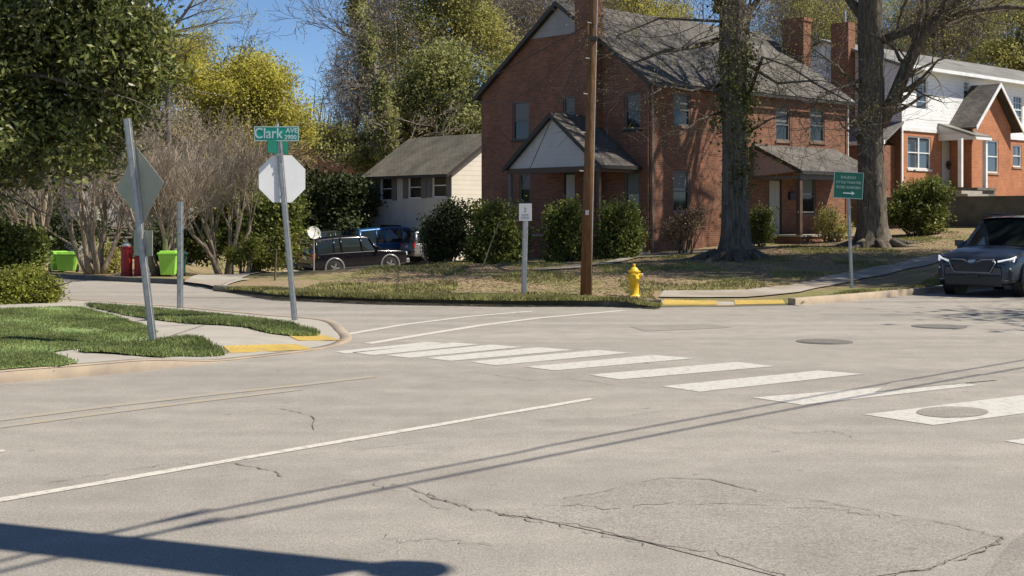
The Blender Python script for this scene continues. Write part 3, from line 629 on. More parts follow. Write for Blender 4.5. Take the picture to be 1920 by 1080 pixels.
mb = MB(); mb.uv = []; uvbox(mb, -P1-.15, yc-hw, -.8, -.005, yc+hw, pf); mb.build('porch_base', M['brick'], H.e)
MB().box(-P1-.2,yc-hw-.05,pf+.002,-.005,yc+hw+.05,pf+.07).build('porch_floor', M['concrete'], H.e)
mb = MB()
for k in range(3): mb.box(-P1+.3-.0, yc-hw-.32*(k+1), -.5, -.6, yc-hw-.32*k-.003, pf-.17*(k+1))
mb.build('porch_steps', M['concrete'], H.e, bevel=.01)
# porch on the front
xa = H.hx(1410); xb = xa+5.6; Q1 = 2.1; zt = 4.52-z01; zb = 3.45-z01
pr = roof_plane([(xa,-Q1-.15,zb),(xb,-Q1-.15,zb),(xb,-.01,zt),(xa,-.01,zt)], .1).build('porch_roof', M['shingle'], H.e)
sp_m = siding('siding_pink', (.40,.30,.27), .5, .95)
for xx in (xa+.05, xb-.05):
    mb = MB(); mb.uv = []; pts = [(-.01,zt-.1),(-Q1,zb-.02),(-.01,zb-.18)]; tri_uv(mb, [(xx,a,z) for a, z in pts], pts); mb.build('side_panel', sp_m, pr)
mb = MB().prism([(xa-.03,-Q1-.17,zb+.02),(xa-.03,-Q1-.17,zb-.14),(xa-.03,-.01,zt-.14),(xa-.03,-.01,zt+.02)], (.028,0,0))
mb.box(xa,-Q1-.2,zb-.13,xb,-Q1-.153,zb-.01); mb.build('fascia', M['trim_dark'], pr)
MB().box(xa+.1,-Q1-.03,zb-.3,xb-.1,-Q1+.1,zb-.11).box(xa+.1,-Q1+.1,zb-.3,xa+.2,-.01,zb-.19).build('porch_beam', M['trim_grey'], pr)
for xx in (H.hx(1500,-Q1), xb-.3): MB().box(xx-.09,-Q1-.06,.55,xx+.09,-Q1+.12,zb-.3).build('porch_post', M['trim_brown'], H.e, bevel=.01)
mb = MB(); mb.uv = []; uvbox(mb, xa, -Q1-.1, -.5, xb, -.005, .58); mb.build('porch_base', M['brick'], H.e)
MB().box(xa-.05,-Q1-.15,.582,xb+.05,-.005,.65).build('porch_floor', M['concrete'], H.e)
mb = MB()
for k in range(2): mb.box(H.hx(1515,-Q1), -Q1-.15-.32*(k+1), -.3, H.hx(1560,-Q1), -Q1-.153-.32*k, .58-.18*(k+1))
mb.build('porch_steps', M['brick'], H.e)
MB().box(H.hx(1478),-.1,2.0,H.hx(1490),-.004,2.3).build('mailbox', M['black'], H.e, bevel=.02)
MB().tube([(xa+1.0,-Q1,1.5),(H.hx(1495,-Q1),-Q1,1.5)], .025, 6).build('porch_rail', M['trim_grey'], H.e)

# --- house 2: brick and white siding, on the raised lot
C2 = PX(1690, 61.0); z02 = 2.62
H2 = House('siding_house', C2, z02, 'house with white clapboard upper storey and orange brick front gable')
E2 = 8.62-z02; S2 = 5.85-z02; L2, W2 = 20.0, 8.4; R2 = 1.55
def f2(x0, x1, y0, y1, yl=0): a, b = H2.hx(x0,yl), H2.hx(x1,yl); return (a, b, H2.hz(y1,(a+b)/2,yl), H2.hz(y0,(a+b)/2,yl))
up = [f2(1717,1738,143,206), f2(1806,1816,152,186), f2(1899,1916,180,232)]
lo_ = [f2(1702,1745,256,317), f2(1899,1915,272,313)]; d2 = f2(1765,1788,262,349)
wall('y', 0, 0, L2, -1.2, S2, lo_+[d2]).build('wall', M['brick_orange'], H2.e)
wall('y', -.03, -.03, L2, S2, E2, up).build('upper_wall', M['siding_white'], H2.e)
wall('x', 0, 0, W2, -1.2, S2).build('wall', M['brick'], H2.e)  # darker brick than the front: this side's shade put into the colour
mb = wall('x', -.03, -.03, W2, S2, E2); raw_gable(mb, 'x', -.03, W2/2, W2/2, E2, R2); mb.build('upper_wall', M['siding_white'], H2.e)
for h in up: window(H2.e, 'y', -.03, *h, frame='trim_white', blind=0, grid=(2,1), pane='pane_blue')
window(H2.e, 'y', 0, *lo_[0], blind=0, mull=1, sill='trim_white', grid=(0,0), pane='pane_blue'); window(H2.e, 'y', 0, *lo_[1], blind=0, sill='brick_orange', pane='pane_blue', grid=(1,0))
door(H2.e, 'y', 0, *d2, m_='door_white')
dd = (d2[0]+d2[1])/2; MB().tube([(dd,-.06,1.75),(dd+.12,-.08,1.6),(dd+.02,-.06,1.45),(dd-.1,-.08,1.58),(dd,-.06,1.75)], .08, 6).build('wreath', M['trim_dark'], H2.e)
MB().box(-.1,-.09,-1,.03,-.034,E2).build('corner_trim', M['trim_white'], H2.e); MB().box(.04,-.07,S2-.16,L2,-.033,S2+.02).build('band_trim', M['trim_white'], H2.e)
rf2 = roof_plane([(-.35,-.5,E2+.0),(L2,-.5,E2+.0),(L2,W2/2,E2+R2+.1),(-.35,W2/2,E2+R2+.1)]).build('roof', M['shingle_light'], H2.e)
roof_plane([(L2,W2+.5,E2),(-.35,W2+.5,E2),(-.35,W2/2,E2+R2+.103),(L2,W2/2,E2+R2+.103)]).build('roof_slope', M['shingle_light'], rf2)
MB().box(-.38,-.62,E2-.14,L2,-.503,E2+.02).build('gutter', M['trim_white'], rf2)
MB().box(-.3,-.5,E2-.13,L2,-.034,E2-.09).build('soffit', M['trim_white'], rf2)
mb = MB(); mb.uv = []; y0_, y1_ = H2.hy(1593, -.5), H2.hy(1560, -.5); uvbox(mb, -.6, y0_, -1, -.035, y1_, ZP(48, 63.6)-z02); mb.build('chimney', M['brick'], H2.e)
MB().tube([(-.3,(y0_+y1_)/2-.1,ZP(48,63.6)-z02),(-.3,(y0_+y1_)/2-.1,ZP(24,63.6)-z02)], .06, 8).build('flue', M['galv'], H2.e)
# front cross gable
gc = H2.hx(1837); q2 = 1.1; gz2 = 8.16-z02; hw = 2.35; bz = 5.96-z02
gwn = f2(1849,1872,263,324,-q2+.0)
wb0 = H2.hx(1822,-q2); wb1 = H2.hx(1895,-q2)
mb = wall('y', -q2, wb0, wb1, -1.2, bz+.2, [gwn]); pts = [(wb0,bz+.2),(wb1,bz+.2),((wb0+wb1)/2,gz2-.12)]; tri_uv(mb, [(a,-q2,z) for a, z in pts], pts); mb.build('front_gable_wall', M['brick_orange'], H2.e)
wall('x', wb0, -q2, -.001, -1.2, bz+.2).build('gable_side_wall', M['brick_orange'], H2.e); wall('x', wb1, -q2, -.001, -1.2, bz+.2, out=1).build('gable_side_wall', M['brick_orange'], H2.e)
window(H2.e, 'y', -q2, *gwn, blind=0, sill='brick_orange', pane='pane_blue')
gm = (wb0+wb1)/2
gr = roof_plane([(gm-hw,-q2-.45,bz),(gm-hw,-.035,bz),(gm,-.035,gz2),(gm,-q2-.45,gz2)], .1).build('gable_roof', M['shingle'], H2.e)
roof_plane([(gm+hw,-.035,bz),(gm+hw,-q2-.45,bz),(gm,-q2-.45,gz2+.002),(gm,-.035,gz2+.002)], .1).build('roof_slope', M['shingle'], gr)
mb = MB()
for s_ in (-1, 1): mb.prism([(gm+s_*(hw+.03),-q2-.5,bz+.04),(gm+s_*(hw+.03),-q2-.5,bz-.16),(gm,-q2-.5,gz2-.16),(gm,-q2-.5,gz2+.04)], (0,.045,0))
mb.build('rake_board', M['trim_white'], gr)
# its porch
xa2, xb2 = H2.hx(1757), H2.hx(1857,-1.9); pz1 = ZP(231, H2.depth(xa2,0))-z02; pz0 = ZP(254, H2.depth(xa2+.5,-1.9))-z02; zs = ZP(349, 64)-z02-.12
pr = roof_plane([(xa2,-1.95,pz0),(xb2,-1.95,pz0),(xb2,-q2-.003,pz0+(pz1-pz0)*(.85/1.95)),(gm-2.1,-.04,pz1),(xa2,-.04,pz1)], .08).build('porch_roof', M['shingle_light'], H2.e)
mb = MB(); mb.uv = []; pts = [(-.04,pz1-.08),(-1.9,pz0-.1),(-1.9,pz0-.2),(-.04,pz0-.2)]; tri_uv(mb, [(xa2+.02,a,z) for a, z in pts], pts); mb.build('side_panel', siding('siding_plain', (.62,.6,.56), 3), pr)
MB().box(xa2,-1.98,pz0-.2,xb2,-1.88,pz0-.08).build('porch_beam', M['trim_white'], pr)
for px_ in (1801, 1847): xx = H2.hx(px_,-1.8); MB().box(xx-.09,-1.89,zs,xx+.09,-1.71,pz0-.2).build('porch_post', M['trim_white'], H2.e, bevel=.01)
MB().box(xa2-.1,-2.1,zs-.12,H2.hx(1868,-2.1),-.005,zs).build('porch_floor', M['dark_concrete'], H2.e)
MB().box(xa2,-2.0,-1.0,H2.hx(1866,-2.0),-.01,zs-.122).build('porch_base', M['dark_concrete'], H2.e)
mb = MB(); s0, s1 = H2.hx(1799,-2.3), H2.hx(1838,-2.3)
for k in range(2): mb.box(s0,-2.1-.3*(k+1),-.8,s1,-2.103-.3*k,zs-.12-.15*(k+1)+.1)
mb.build('porch_steps', M['concrete'], H2.e)
# side porch on its left wall
sp = roof_plane([(-1.7,-.15,S2-.7),(-1.7,3.4,S2-.7),(-.035,3.4,S2+.25),(-.035,-.15,S2+.25)], .1).build('side_porch_roof', M['shingle_light'], H2.e)
MB().box(-1.8,-.2,S2-.85,-1.7,3.4,S2-.68).build('gutter', M['trim_white'], sp)
MB().box(-1.65,.0,-1.6,-1.5,.15,S2-.82).build('porch_post', M['trim_white'], H2.e); 
mb = MB(); mb.uv = []; uvbox(mb, -1.5, .3, -1.6, -.01, 3.2, S2-.85); mb.build('side_porch_wall', M['brick'], H2.e)

# --- retaining wall
rw = empty('retaining_wall', (W0[0], W0[1], 0), HROT, 'low dark concrete retaining wall behind the car, grass along its top', 'retaining wall')
MB().box(-.1,-14,.2,.16,12,2.50).build('wall_face', M['dark_concrete'], rw); MB().box(-.14,-14,2.502,.2,12,2.56).build('wall_coping', M['dark_concrete'], rw)

# --- cottage with cream siding and garage
C3 = PX(845, 66.0); z03 = -1.0
H3 = House('clapboard_cottage', C3, z03, 'small cream clapboard house with brown roof, three shuttered windows above a garage', cat='house')
W3 = H3.hy(693); E3 = ZP(318, 66.3)-z03; L3 = 5.8; R3 = 1.85
def g3_(x0, x1, y0, y1): a, b = H3.hy(x1), H3.hy(x0); return (a, b, H3.hz(y1,0,(a+b)/2), H3.hz(y0,0,(a+b)/2))
gw3 = [g3_(714,735,332,376), g3_(766,790,330,372), g3_(811,837,325,370)]; gar = g3_(712,752,422,500); gar = (gar[0], gar[1], .02, gar[3])
wall('x', 0, 0, W3, -.5, E3, gw3+[gar], rev=.1).build('wall', varied('cottage_panel', (.50,.46,.39), (.57,.53,.45), 2, .7), H3.e)
mb = wall('y', 0, 0, L3, -.5, E3)
rr = R3; pts = [(0,E3),(L3,E3),(L3/2,E3+rr)]; tri_uv(mb, [(a,0,z) for a, z in pts], pts); mb.build('gable_wall', M['siding_cream'], H3.e)
wall('y', W3, 0, L3, -.5, E3, out=1).build('wall', M['siding_cream'], H3.e)
for h in gw3: window(H3.e, 'x', 0, *h, frame='trim_white', blind=0, shutters=.42)
MB().box(.06, gar[0], .0, .09, gar[1], gar[3]).build('garage_door', M['trim_dark'], H3.e)
ry = (-.25, W3+.25)
rf3 = roof_plane([(-.45,ry[1],E3-.25),(-.45,ry[0],E3-.25),(L3/2,ry[0],E3+rr+.1),(L3/2,ry[1],E3+rr+.1)]).build('roof', M['shingle_brown'], H3.e)
roof_plane([(L3+.45,ry[0],E3-.25),(L3+.45,ry[1],E3-.25),(L3/2,ry[1],E3+rr+.103),(L3/2,ry[0],E3+rr+.103)]).build('roof_slope', M['shingle_brown'], rf3)
mb = MB().prism([(-.47,-.29,E3-.24),(-.47,-.29,E3-.42),(L3/2,-.29,E3+rr-.06),(L3/2,-.29,E3+rr+.11)], (0,.036,0)); mb.box(-.52,ry[0],E3-.4,-.453,ry[1],E3-.24); mb.build('fascia', M['trim_dark'], rf3)

# --- far houses glimpsed between trees
H4 = House('far_brick_house', PX(655, 92), .2, 'orange brick house glimpsed among dark trees left of the cream cottage')
mb = wall('y', 0, 0, 7, -1, 6.0, [(.6,1.7,3.0,4.6)]); mb.build('wall', M['brick_orange'], H4.e)
mb = wall('x', 0, 0, 8, -1, 6.0); raw_gable(mb, 'x', 0, 4, 4, 6, 1.6); mb.build('wall', M['brick_orange'], H4.e)
window(H4.e, 'y', 0, .6, 1.7, 3.0, 4.6, blind=0, grid=(1,0))
rf4 = roof_plane([(-.3,-.4,5.9),(7.3,-.4,5.9),(7.3,4,7.7),(-.3,4,7.7)]).build('roof', M['shingle'], H4.e); roof_plane([(7.3,8.4,5.9),(-.3,8.4,5.9),(-.3,4,7.703),(7.3,4,7.703)]).build('roof_slope', M['shingle'], rf4)
H5 = House('green_roof_house', PX(600, 104), 0, 'house with a pale blue-green roof just right of the octagonal sign')
wall('y', 0, 0, 9, -1, 4.6).build('wall', M['siding_grey'], H5.e); wall('x', 0, 0, 6, -1, 4.6).build('wall', M['siding_grey'], H5.e)
gm_ = shingle('shingle_green', (.16,.22,.21), (.13,.19,.18))
rf5 = roof_plane([(-.5,6.4,4.5),(-.5,-.4,4.5),(3.2,-.4,6.9),(3.2,6.4,6.9)]).build('roof', gm_, H5.e); roof_plane([(9.4,-.4,4.4),(9.4,6.4,4.4),(3.2,6.4,6.903),(3.2,-.4,6.903)]).build('roof_slope', gm_, rf5)
H6 = House('grey_house', PX(45, 58), .3, 'pale grey house half hidden behind the magnolia and the clipped hedge at far left', rot=HROT+.15)
hs = [(.5,1.3,1.6,3.0),(2.2,3.0,1.6,3.0)]; wall('x', 0, -4, 9, -1, 4.4, [(1.0,2.0,1.5,3.0),(3.2,4.2,1.5,3.0),(5.4,6.4,1.5,3.0)]).build('wall', M['siding_grey'], H6.e)
wall('y', -4, 0, 6, -1, 4.4).build('wall', M['siding_grey'], H6.e)
for a in (1.0, 3.2, 5.4): window(H6.e, 'x', 0, a, a+1, 1.5, 3.0, blind=.3)
rf6 = roof_plane([(-.4,9.4,4.3),(-.4,-4.4,4.3),(3,-4.4,6),(3,9.4,6)]).build('roof', M['shingle'], H6.e); roof_plane([(6.4,-4.4,4.3),(6.4,9.4,4.3),(3,9.4,6.003),(3,-4.4,6.003)]).build('roof_slope', M['shingle'], rf6)

# ---------------------------------------------------------------- foliage and trees
def leafcloud(name, blobs, clumps, per, cr, size, material, parent=None, asp=.5, shell=.6, frag=0, r_=None):
    """blobs: (x,y,z, rx,ry,rz); leaves gathered in clumps through the volume, biased outward"""
    g = r_ or rng
    if frag:                                # break each lobe into ragged smaller ones
        nb_ = []
        for b in blobs:
            for k in range(frag):
                d = g.normal(size=3); d /= np.linalg.norm(d); q = g.uniform(.28,.6); t = g.uniform(.5,1.0)
                nb_.append((b[0]+d[0]*b[3]*t, b[1]+d[1]*b[4]*t, b[2]+d[2]*b[5]*t, b[3]*q, b[4]*q, b[5]*q))
            nb_.append((*b[:3], b[3]*.7, b[4]*.7, b[5]*.7))
        blobs = nb_
    vol = np.array([b[3]*b[4]*b[5] for b in blobs])**.75; pick = g.choice(len(blobs), clumps, p=vol/vol.sum())
    B = np.array(blobs)[pick]; d = g.normal(size=(clumps,3)); d /= np.linalg.norm(d, axis=1)[:,None]; rad = g.uniform(0,1,clumps)**(1/3)*(1-shell)+shell*g.uniform(.82,1.1,clumps)
    cc = B[:,:3]+d*B[:,3:]*rad[:,None]; crs = cr*g.uniform(.5,1.4,clumps)
    n = clumps*per; c = np.repeat(cc, per, 0)+g.normal(size=(n,3))*np.repeat(crs, per)[:,None]*.5
    a = g.normal(size=(n,3)); a /= np.linalg.norm(a, axis=1)[:,None]; b = g.normal(size=(n,3)); b = np.cross(a, b); b /= np.linalg.norm(b, axis=1)[:,None]
    s = size*g.uniform(.6,1.3,n); a = a*s[:,None]*.5; b = b*(s*asp)[:,None]*.5
    v = np.stack([c-a, c-b*1.0+a*.1, c+a, c+b+a*.1], 1).reshape(-1,3); return npmesh(name, v, n, 4, material, parent)
def grow(p, d, length, r, level, maxlev, out, tips, g, nseg=4, kids=(3,5), up=.15, spread=.7, jit=.22, lr=.62, minr=.006):
    pts = [p.copy()]; rad = [r]; dirv = d.normalized(); q = p.copy()
    for i in range(nseg):
        dirv = (dirv+Vector((g.gauss(0,jit), g.gauss(0,jit), g.gauss(0,jit)*.7+up*.3))).normalized(); q = q+dirv*(length/nseg); pts.append(q.copy())
        rad.append(max(minr, r*(1-(i+1)/nseg*.62)))
    out.append((pts, rad, level))
    if level >= maxlev: tips.append(q.copy()); return
    k = g.randint(*kids)
    for c in range(k):
        t = g.uniform(.35, 1.0) if c else 1.0; i = min(nseg-1, int(t*nseg)); base_ = pts[i].lerp(pts[i+1], t*nseg-i) if t < 1 else pts[-1]
        ax = Vector((g.gauss(0,1), g.gauss(0,1), g.gauss(0,.6))); ax = (ax-ax.dot(dirv)*dirv).normalized(); nd = (dirv+ax*spread*g.uniform(.6,1.4)+Vector((0,0,up))).normalized()
        grow(base_, nd, length*lr*g.uniform(.75,1.2), max(minr, rad[i]*.55), level+1, maxlev, out, tips, g, max(2,nseg-1), kids, up, spread, jit, lr, minr)
def split_tubes(out, cut=1):
    a, b = MB(), MB()
    for pts, rad, lev in out:
        if lev <= cut: a.tube(pts, rad, 9 if lev == 0 else 6)
        else: b.tube(pts, rad, 3, False)
    return a, b
def plant_tree(name, loc, label, group, seed, height, r0, lev=4, kids=(3,5), spread=.7, bark='bark_far', twig='twig', leafm=None, lsize=.12, lper=6, ldens=1.0, lcr=.5, rotz=0, up=.2, trunkf=.4, jit=.1):
    g = random.Random(seed); out = []; tips = []; e = empty(name, loc, rotz, label, 'tree', group)
    grow(Vector((0,0,-.3)), Vector((g.gauss(0,.05),g.gauss(0,.05),1)), height*trunkf, r0, 0, lev, out, tips, g, 5, kids, up, spread, jit, .66)
    a, b = split_tubes(out); a.build('trunk', M[bark], e, True); b.build('branches', M[twig], e)
    if leafm:
        t = np.array([(p.x,p.y,p.z) for p in tips]); k = int(len(t)*ldens); idx = rng.integers(0, len(t), k); c = np.repeat(t[idx], lper, 0)
        n = len(c); c = c+rng.normal(size=(n,3))*lcr*.5; A = rng.normal(size=(n,3)); A /= np.linalg.norm(A,axis=1)[:,None]; B = np.cross(A, rng.normal(size=(n,3))); B /= np.linalg.norm(B,axis=1)[:,None]
        s = lsize*rng.uniform(.6,1.3,n); A *= s[:,None]*.5; B *= s[:,None]*.3; v = np.stack([c-A,c-B,c+A,c+B],1).reshape(-1,3); npmesh('crown', v, n, 4, M[leafm], e)
    return e

# --- big ivy-clad tree in front of the house
def big_tree(px, Y, segs, limbs, label, ivy, name='oak_tree', flare=1.0, seed=3, shade_canopy=None):
    x, y, z = at(px, Y); e = empty(name, (x, y, z), 0, label, 'tree'); g = random.Random(seed)
    # trunk: segs = list of (px, py, radius_m) at depth Y
    pts = [Vector((PX(a, Y)[0]-x, 0, ZP(b, Y)-z)) for a, b, r_ in segs]; rad = [s_[2] for s_ in segs]
    P2 = smooth_line([(*p, r_) for p, r_ in zip(pts, rad)], 4); mb = MB(); k = 20; n0 = 0
    for i, q in enumerate(P2):
        c, rr_ = Vector(q[:3]), q[3]
        for j in range(k):
            w = 2*math.pi*j/k; h = max(0, 1-(c.z+.3)/1.3); lob = 1+.10*math.sin(w*5+1)*1+.05*math.sin(w*9+c.z)+h*h*flare*(.42+.45*max(0,math.sin(w*5+.6)))
            mb.v.append((c.x+math.cos(w)*rr_*lob, c.y+math.sin(w)*rr_*lob, c.z))
    for i in range(len(P2)-1):
        for j in range(k): mb.f.append((i*k+j, i*k+(j+1)%k, (i+1)*k+(j+1)%k, (i+1)*k+j))
    mb.build('trunk', M['bark'], e, True)
    for j in range(8):
        rt = MB()
        w = .5+j*.82; L = g.uniform(1.2,2.4)*flare; p = [(math.cos(w)*rad[0]*1.1, math.sin(w)*rad[0]*1.1, .2)]
        for t in (.35,.7,1.0):
            xx = math.cos(w+t*.2)*(rad[0]*1.1+L*t); yy = math.sin(w+t*.2)*(rad[0]*1.1+L*t); p.append((xx, yy, T(x+xx,y+yy)-z+.0-.12*t))
        rt.tube(p, [.16,.11,.08,.03], 7).build('root', M['bark'], e, True)
    out = []; tips = []
    for (lpts, r0, dy, r1) in limbs:
        n = len(lpts); pp_ = [Vector((PX(a,Y)[0]-x, dy*i/(n-1), ZP(b,Y)-z)) for i, (a,b) in enumerate(lpts)]
        rr_ = [r0+(r1-r0)*i/(n-1) for i in range(n)]; out.append((pp_, rr_, 1))
        for i in range(1, n):
            for c in range(4):
                dirv = (pp_[i]-pp_[i-1]).normalized()+Vector((g.gauss(0,.6), g.gauss(0,.6), g.gauss(.1,.4)))
                grow(pp_[i-1].lerp(pp_[i], g.random()), dirv, g.uniform(1.0,2.2), rr_[i]*.42, 2, 4, out, tips, g, 4, (2,4), .05, .8, .25, .62, .006)
    for c in range(16):                      # crown above the view
        t_ = g.uniform(.0, 1.0); hh_ = ZP(-20, Y)-z+t_*5.5; w = g.uniform(0, 6.283)
        b0 = Vector(min(P2, key=lambda q: abs(q[2]-hh_))[:3]); grow(b0, Vector((math.cos(w), math.sin(w), .45)), g.uniform(3.0, 4.6), .15, 1, 5, out, tips, g, 5, (3,5), .06, .75, .2, .66, .008)
    a, b = split_tubes(out, 1); a.build('limb', M['bark'], e, True); b.build('branches', M['bark'], e)
    if shade_canopy:
        for k_, b_ in enumerate(shade_canopy):
            s0 = Vector(min(P2, key=lambda q: abs(q[2]-8.7))[:3]); t_ = Vector(b_[:3]); out2 = []; MB().tube([s0, s0.lerp(t_, .5)+Vector((0,0,.8)), t_], [.16,.11,.04], 7).build('limb', M['bark'], e, True)
        leafcloud('crown', shade_canopy, 55*len(shade_canopy), 42, 1.1, .15, M['lf_olive'], e, .7, .1)  # unseen leaf clumps added to dapple the left lawn with shade
    if ivy: leafcloud('ivy', ivy(x, z, Y), 330, 14, .3, .11, M['lf_ivy'], e, .7, .9)
    if tips:
        tt = rng.choice(len(tips), min(len(tips), 900)); 
        leafcloud('buds', [(tips[i].x, tips[i].y, tips[i].z, .2,.2,.2) for i in rng.choice(len(tips), min(len(tips), 2200), replace=False)], 4200, 6, .35, .055, M['lf_olive'], e)
    return e
def ivy1(x, z, Y):
    out = []
    for a, b, r_ in ((1382,70,.36),(1384,110,.4),(1386,160,.42),(1386,210,.42),(1386,260,.4),(1388,300,.36),(1390,340,.3),(1372,130,.5),(1350,10,.25),(1376,190,.5),(1365,240,.45)):
        out.append((PX(a,Y)[0]-x, -.12, ZP(b,Y)-z, r_, r_, .5))
    return out
big_tree(1378, 41, [(1380,500,.50),(1380,480,.46),(1379,440,.41),(1378,380,.38),(1377,250,.37),(1374,120,.40),(1374,0,.37),(1374,-160,.4),(1380,-400,.3),(1390,-600,.18)],
  [([(1345,75),(1290,95),(1230,110),(1165,140)],.10,-2.5,.03), ([(1395,60),(1410,20),(1440,-20),(1500,-120)],.15,2,.06), ([(1400,190),(1425,110),(1470,130),(1530,175)],.07,-1.2,.02), ([(1350,20),(1335,-40),(1280,-160)],.18,-2,.07),
   ([(1350,160),(1290,175),(1240,170),(1190,200)],.06,-2.2,.015), ([(1400,120),(1450,160),(1500,160),(1560,200)],.06,-2,.02), ([(1350,-60),(1200,-220),(1050,-330)],.16,-1,.05), ([(1395,-80),(1500,-250),(1650,-330)],.16,1,.05),
   ([(1352,210),(1300,230),(1260,262)],.04,-2,.015), ([(1370,-250),(1250,-420),(1180,-560)],.15,2,.05), ([(1395,-200),(1500,-420),(1560,-600)],.15,-2,.05), ([(1350,40),(1240,30),(1160,60)],.05,1.0,.015),
   ([(1400,250),(1440,225),(1500,215)],.04,-1,.012)],
  'large ivy-clad tree with flared roots in front of the brick house', ivy1, seed=5, shade_canopy=[(-1.0,-5.0,11.0,2.2,1.8,1.0),(-4.0,-4.8,11.5,2.0,1.6,1.0),(2.2,-6.5,12.0,2.2,1.8,1.1),(-6.2,-3.5,12.5,1.8,1.6,1.0),(.5,-8.5,12.0,1.8,1.5,1.0)])
big_tree(1642, 47, [(1638,472,.56),(1638,455,.52),(1636,420,.48),(1634,340,.44),(1632,260,.43),(1634,200,.45),(1634,130,.42),(1632,60,.40),(1632,0,.39),(1640,-200,.36),(1650,-450,.2)],
  [([(1648,235),(1672,190),(1698,120),(1722,70),(1765,25),(1800,-10),(1880,-70)],.30,-1,.13), ([(1655,75),(1690,62),(1745,50),(1800,28),(1860,22),(1940,30)],.17,-1.5,.08), ([(1722,70),(1780,45),(1850,20),(1930,5)],.09,1,.05),
   ([(1625,40),(1590,-30),(1540,-140)],.2,2,.07), ([(1615,150),(1560,170),(1500,200),(1440,210)],.07,-2.5,.02), ([(1625,200),(1590,230),(1550,250)],.05,-1.5,.015), ([(1640,-80),(1760,-240),(1880,-320)],.2,-3,.07),
   ([(1640,-200),(1500,-350),(1450,-480)],.16,-2,.05), ([(1618,180),(1580,120),(1540,80)],.06,1.5,.02), ([(1610,260),(1570,240),(1530,190)],.045,-1.5,.015), ([(1640,-300),(1750,-480),(1800,-600)],.14,2,.05)],
  'large bare forked tree with wide roots beside the dark green sign', None, seed=11, flare=1.2)

# street trees outside the frame on the right: their shade lies on road and lawn
for i, (x, y, s_) in enumerate([(18.5,20.8,21),(21.0,33.0,22),(24,38,24),(20.5,37.0,25),(25,31,26)]):
    st_ = plant_tree('street_tree', (x, y, .1), 'bare spreading street tree right of the view, standing by the road', 'street trees to the right', s_, 15 if i == 0 else 27, .45, 5, (3,4), .62, 'bark', 'bark', None)
    hz_ = 9 if i == 0 else 17
    leafcloud('crown', [(0,0,hz_,3.6,4.2,3.2 if i == 0 else 6.5)], 90 if i == 0 else 240, 46, 1.5, .24, M['lf_olive'], st_, .7, .1)

# crape myrtles, vase-shaped
def myrtle(px, Y, label, seed, h, tint='twig_tan'):
    x, y, z = at(px, Y); e = empty('crape_myrtle', (x,y,z), 0, label, 'tree', 'vase-shaped bare trees along the far kerb'); g = random.Random(seed); out = []; tips = []
    for k in range(6):
        w = k*1.05+g.random()*.5; d = Vector((math.cos(w)*.42, math.sin(w)*.42, 1))
        grow(Vector((math.cos(w)*.1, math.sin(w)*.1, -.15)), d, h*.45, .10, 0, 4, out, tips, g, 5, (4,6), .22, .5, .14, .62, .0045)
    a, b = split_tubes(out, 1); a.build('trunk', M['bark_pale'], e, True); b.build('branches', M[tint], e)
    return e
myrtle(178, 37.6, 'bare vase-shaped tree with pale trunks beside the two red posts, left of them', 31, 5.0)
myrtle(302, 36.8, 'bare multi-trunk tree behind the lime bin and the plain metal post', 32, 4.7)
myrtle(420, 44, 'bare tan-twigged tree above the dark evergreen shrubs', 33, 5.3)
myrtle(60, 44, 'bare multi-trunk tree rising behind the clipped hedge', 34, 6.5)

# clumpy crowned trees
def crown_tree(name, px, Y, label, blobs, leafm, clumps, per, cr, size, group=None, trunk_r=.25, seed=1, bark='bark_far', top=None, shell=.5, lean=0, twl=3):
    """blobs in photo pixels: (px, py, radius px, vertical squash, depth offset)"""
    x, y, z = at(px, Y); e = empty(name, (x,y,z), 0, label, 'tree', group); g = random.Random(seed)
    bl = [(PX(a,Y)[0]-x, dy, ZP(b,Y)-z, r_*Y/F, r_*Y/F*.9, r_*Y/F*sq) for a, b, r_, sq, dy in blobs]
    out = []; tips = []; hgt = max(b[2] for b in bl); cx = sum(b[0] for b in bl)/len(bl)
    tp = [Vector((0,0,-.4)), Vector((cx*.25+lean,0,hgt*.3)), Vector((cx*.6,0,hgt*.6)), Vector((cx,0,hgt*.95))]
    out.append((tp, [trunk_r*1.2, trunk_r, trunk_r*.7, trunk_r*.25], 0))
    for b in bl:
        s0 = tp[1].lerp(tp[3], g.uniform(.0,.7)); c = Vector(b[:3])
        for k in range(3):
            t_ = c+Vector((g.gauss(0,.4)*b[3], g.gauss(0,.4)*b[4], g.gauss(0,.4)*b[5])); out.append(([s0, s0.lerp(t_,.5)+Vector((0,0,.3)), t_], [trunk_r*.4, trunk_r*.22, .03], 1))
            grow(t_, t_-s0, b[3]*.7, .035, 2, 2+twl-1, out, tips, g, 3, (2,4), .05, .8, .2, .62, .01)
    a, b_ = split_tubes(out); a.build('trunk', M[bark], e, True); b_.build('branches', M['twig'], e)
    leafcloud('crown', bl, clumps, per, cr, size, M[leafm], e, .6, shell, 7); return e
crown_tree('willow_oak', 430, 72, 'tall yellow-green leafing tree above the street name sign', [(430,180,95,.8,0),(515,215,65,.75,1),(360,140,70,.8,-1),(470,145,65,.7,0),(390,240,90,.7,1),(545,245,35,.8,0),(335,115,45,.9,2),(470,260,80,.5,0)], 'lf_yellow', 4200, 18, .8, .16, trunk_r=.3, seed=2, shell=.15, twl=4)
crown_tree('budding_tree', 330, 58, 'brownish budding tree below the yellow-green crown', [(300,250,90,.9,0),(400,290,75,.8,1),(230,300,80,.9,0),(340,340,80,.7,0),(450,310,60,.7,1),(180,330,90,.8,0),(110,350,80,.8,1)], 'lf_bud', 1500, 16, .6, .09, trunk_r=.25, seed=3, shell=.2, twl=4)
EV = 'evergreens behind the cream cottage'
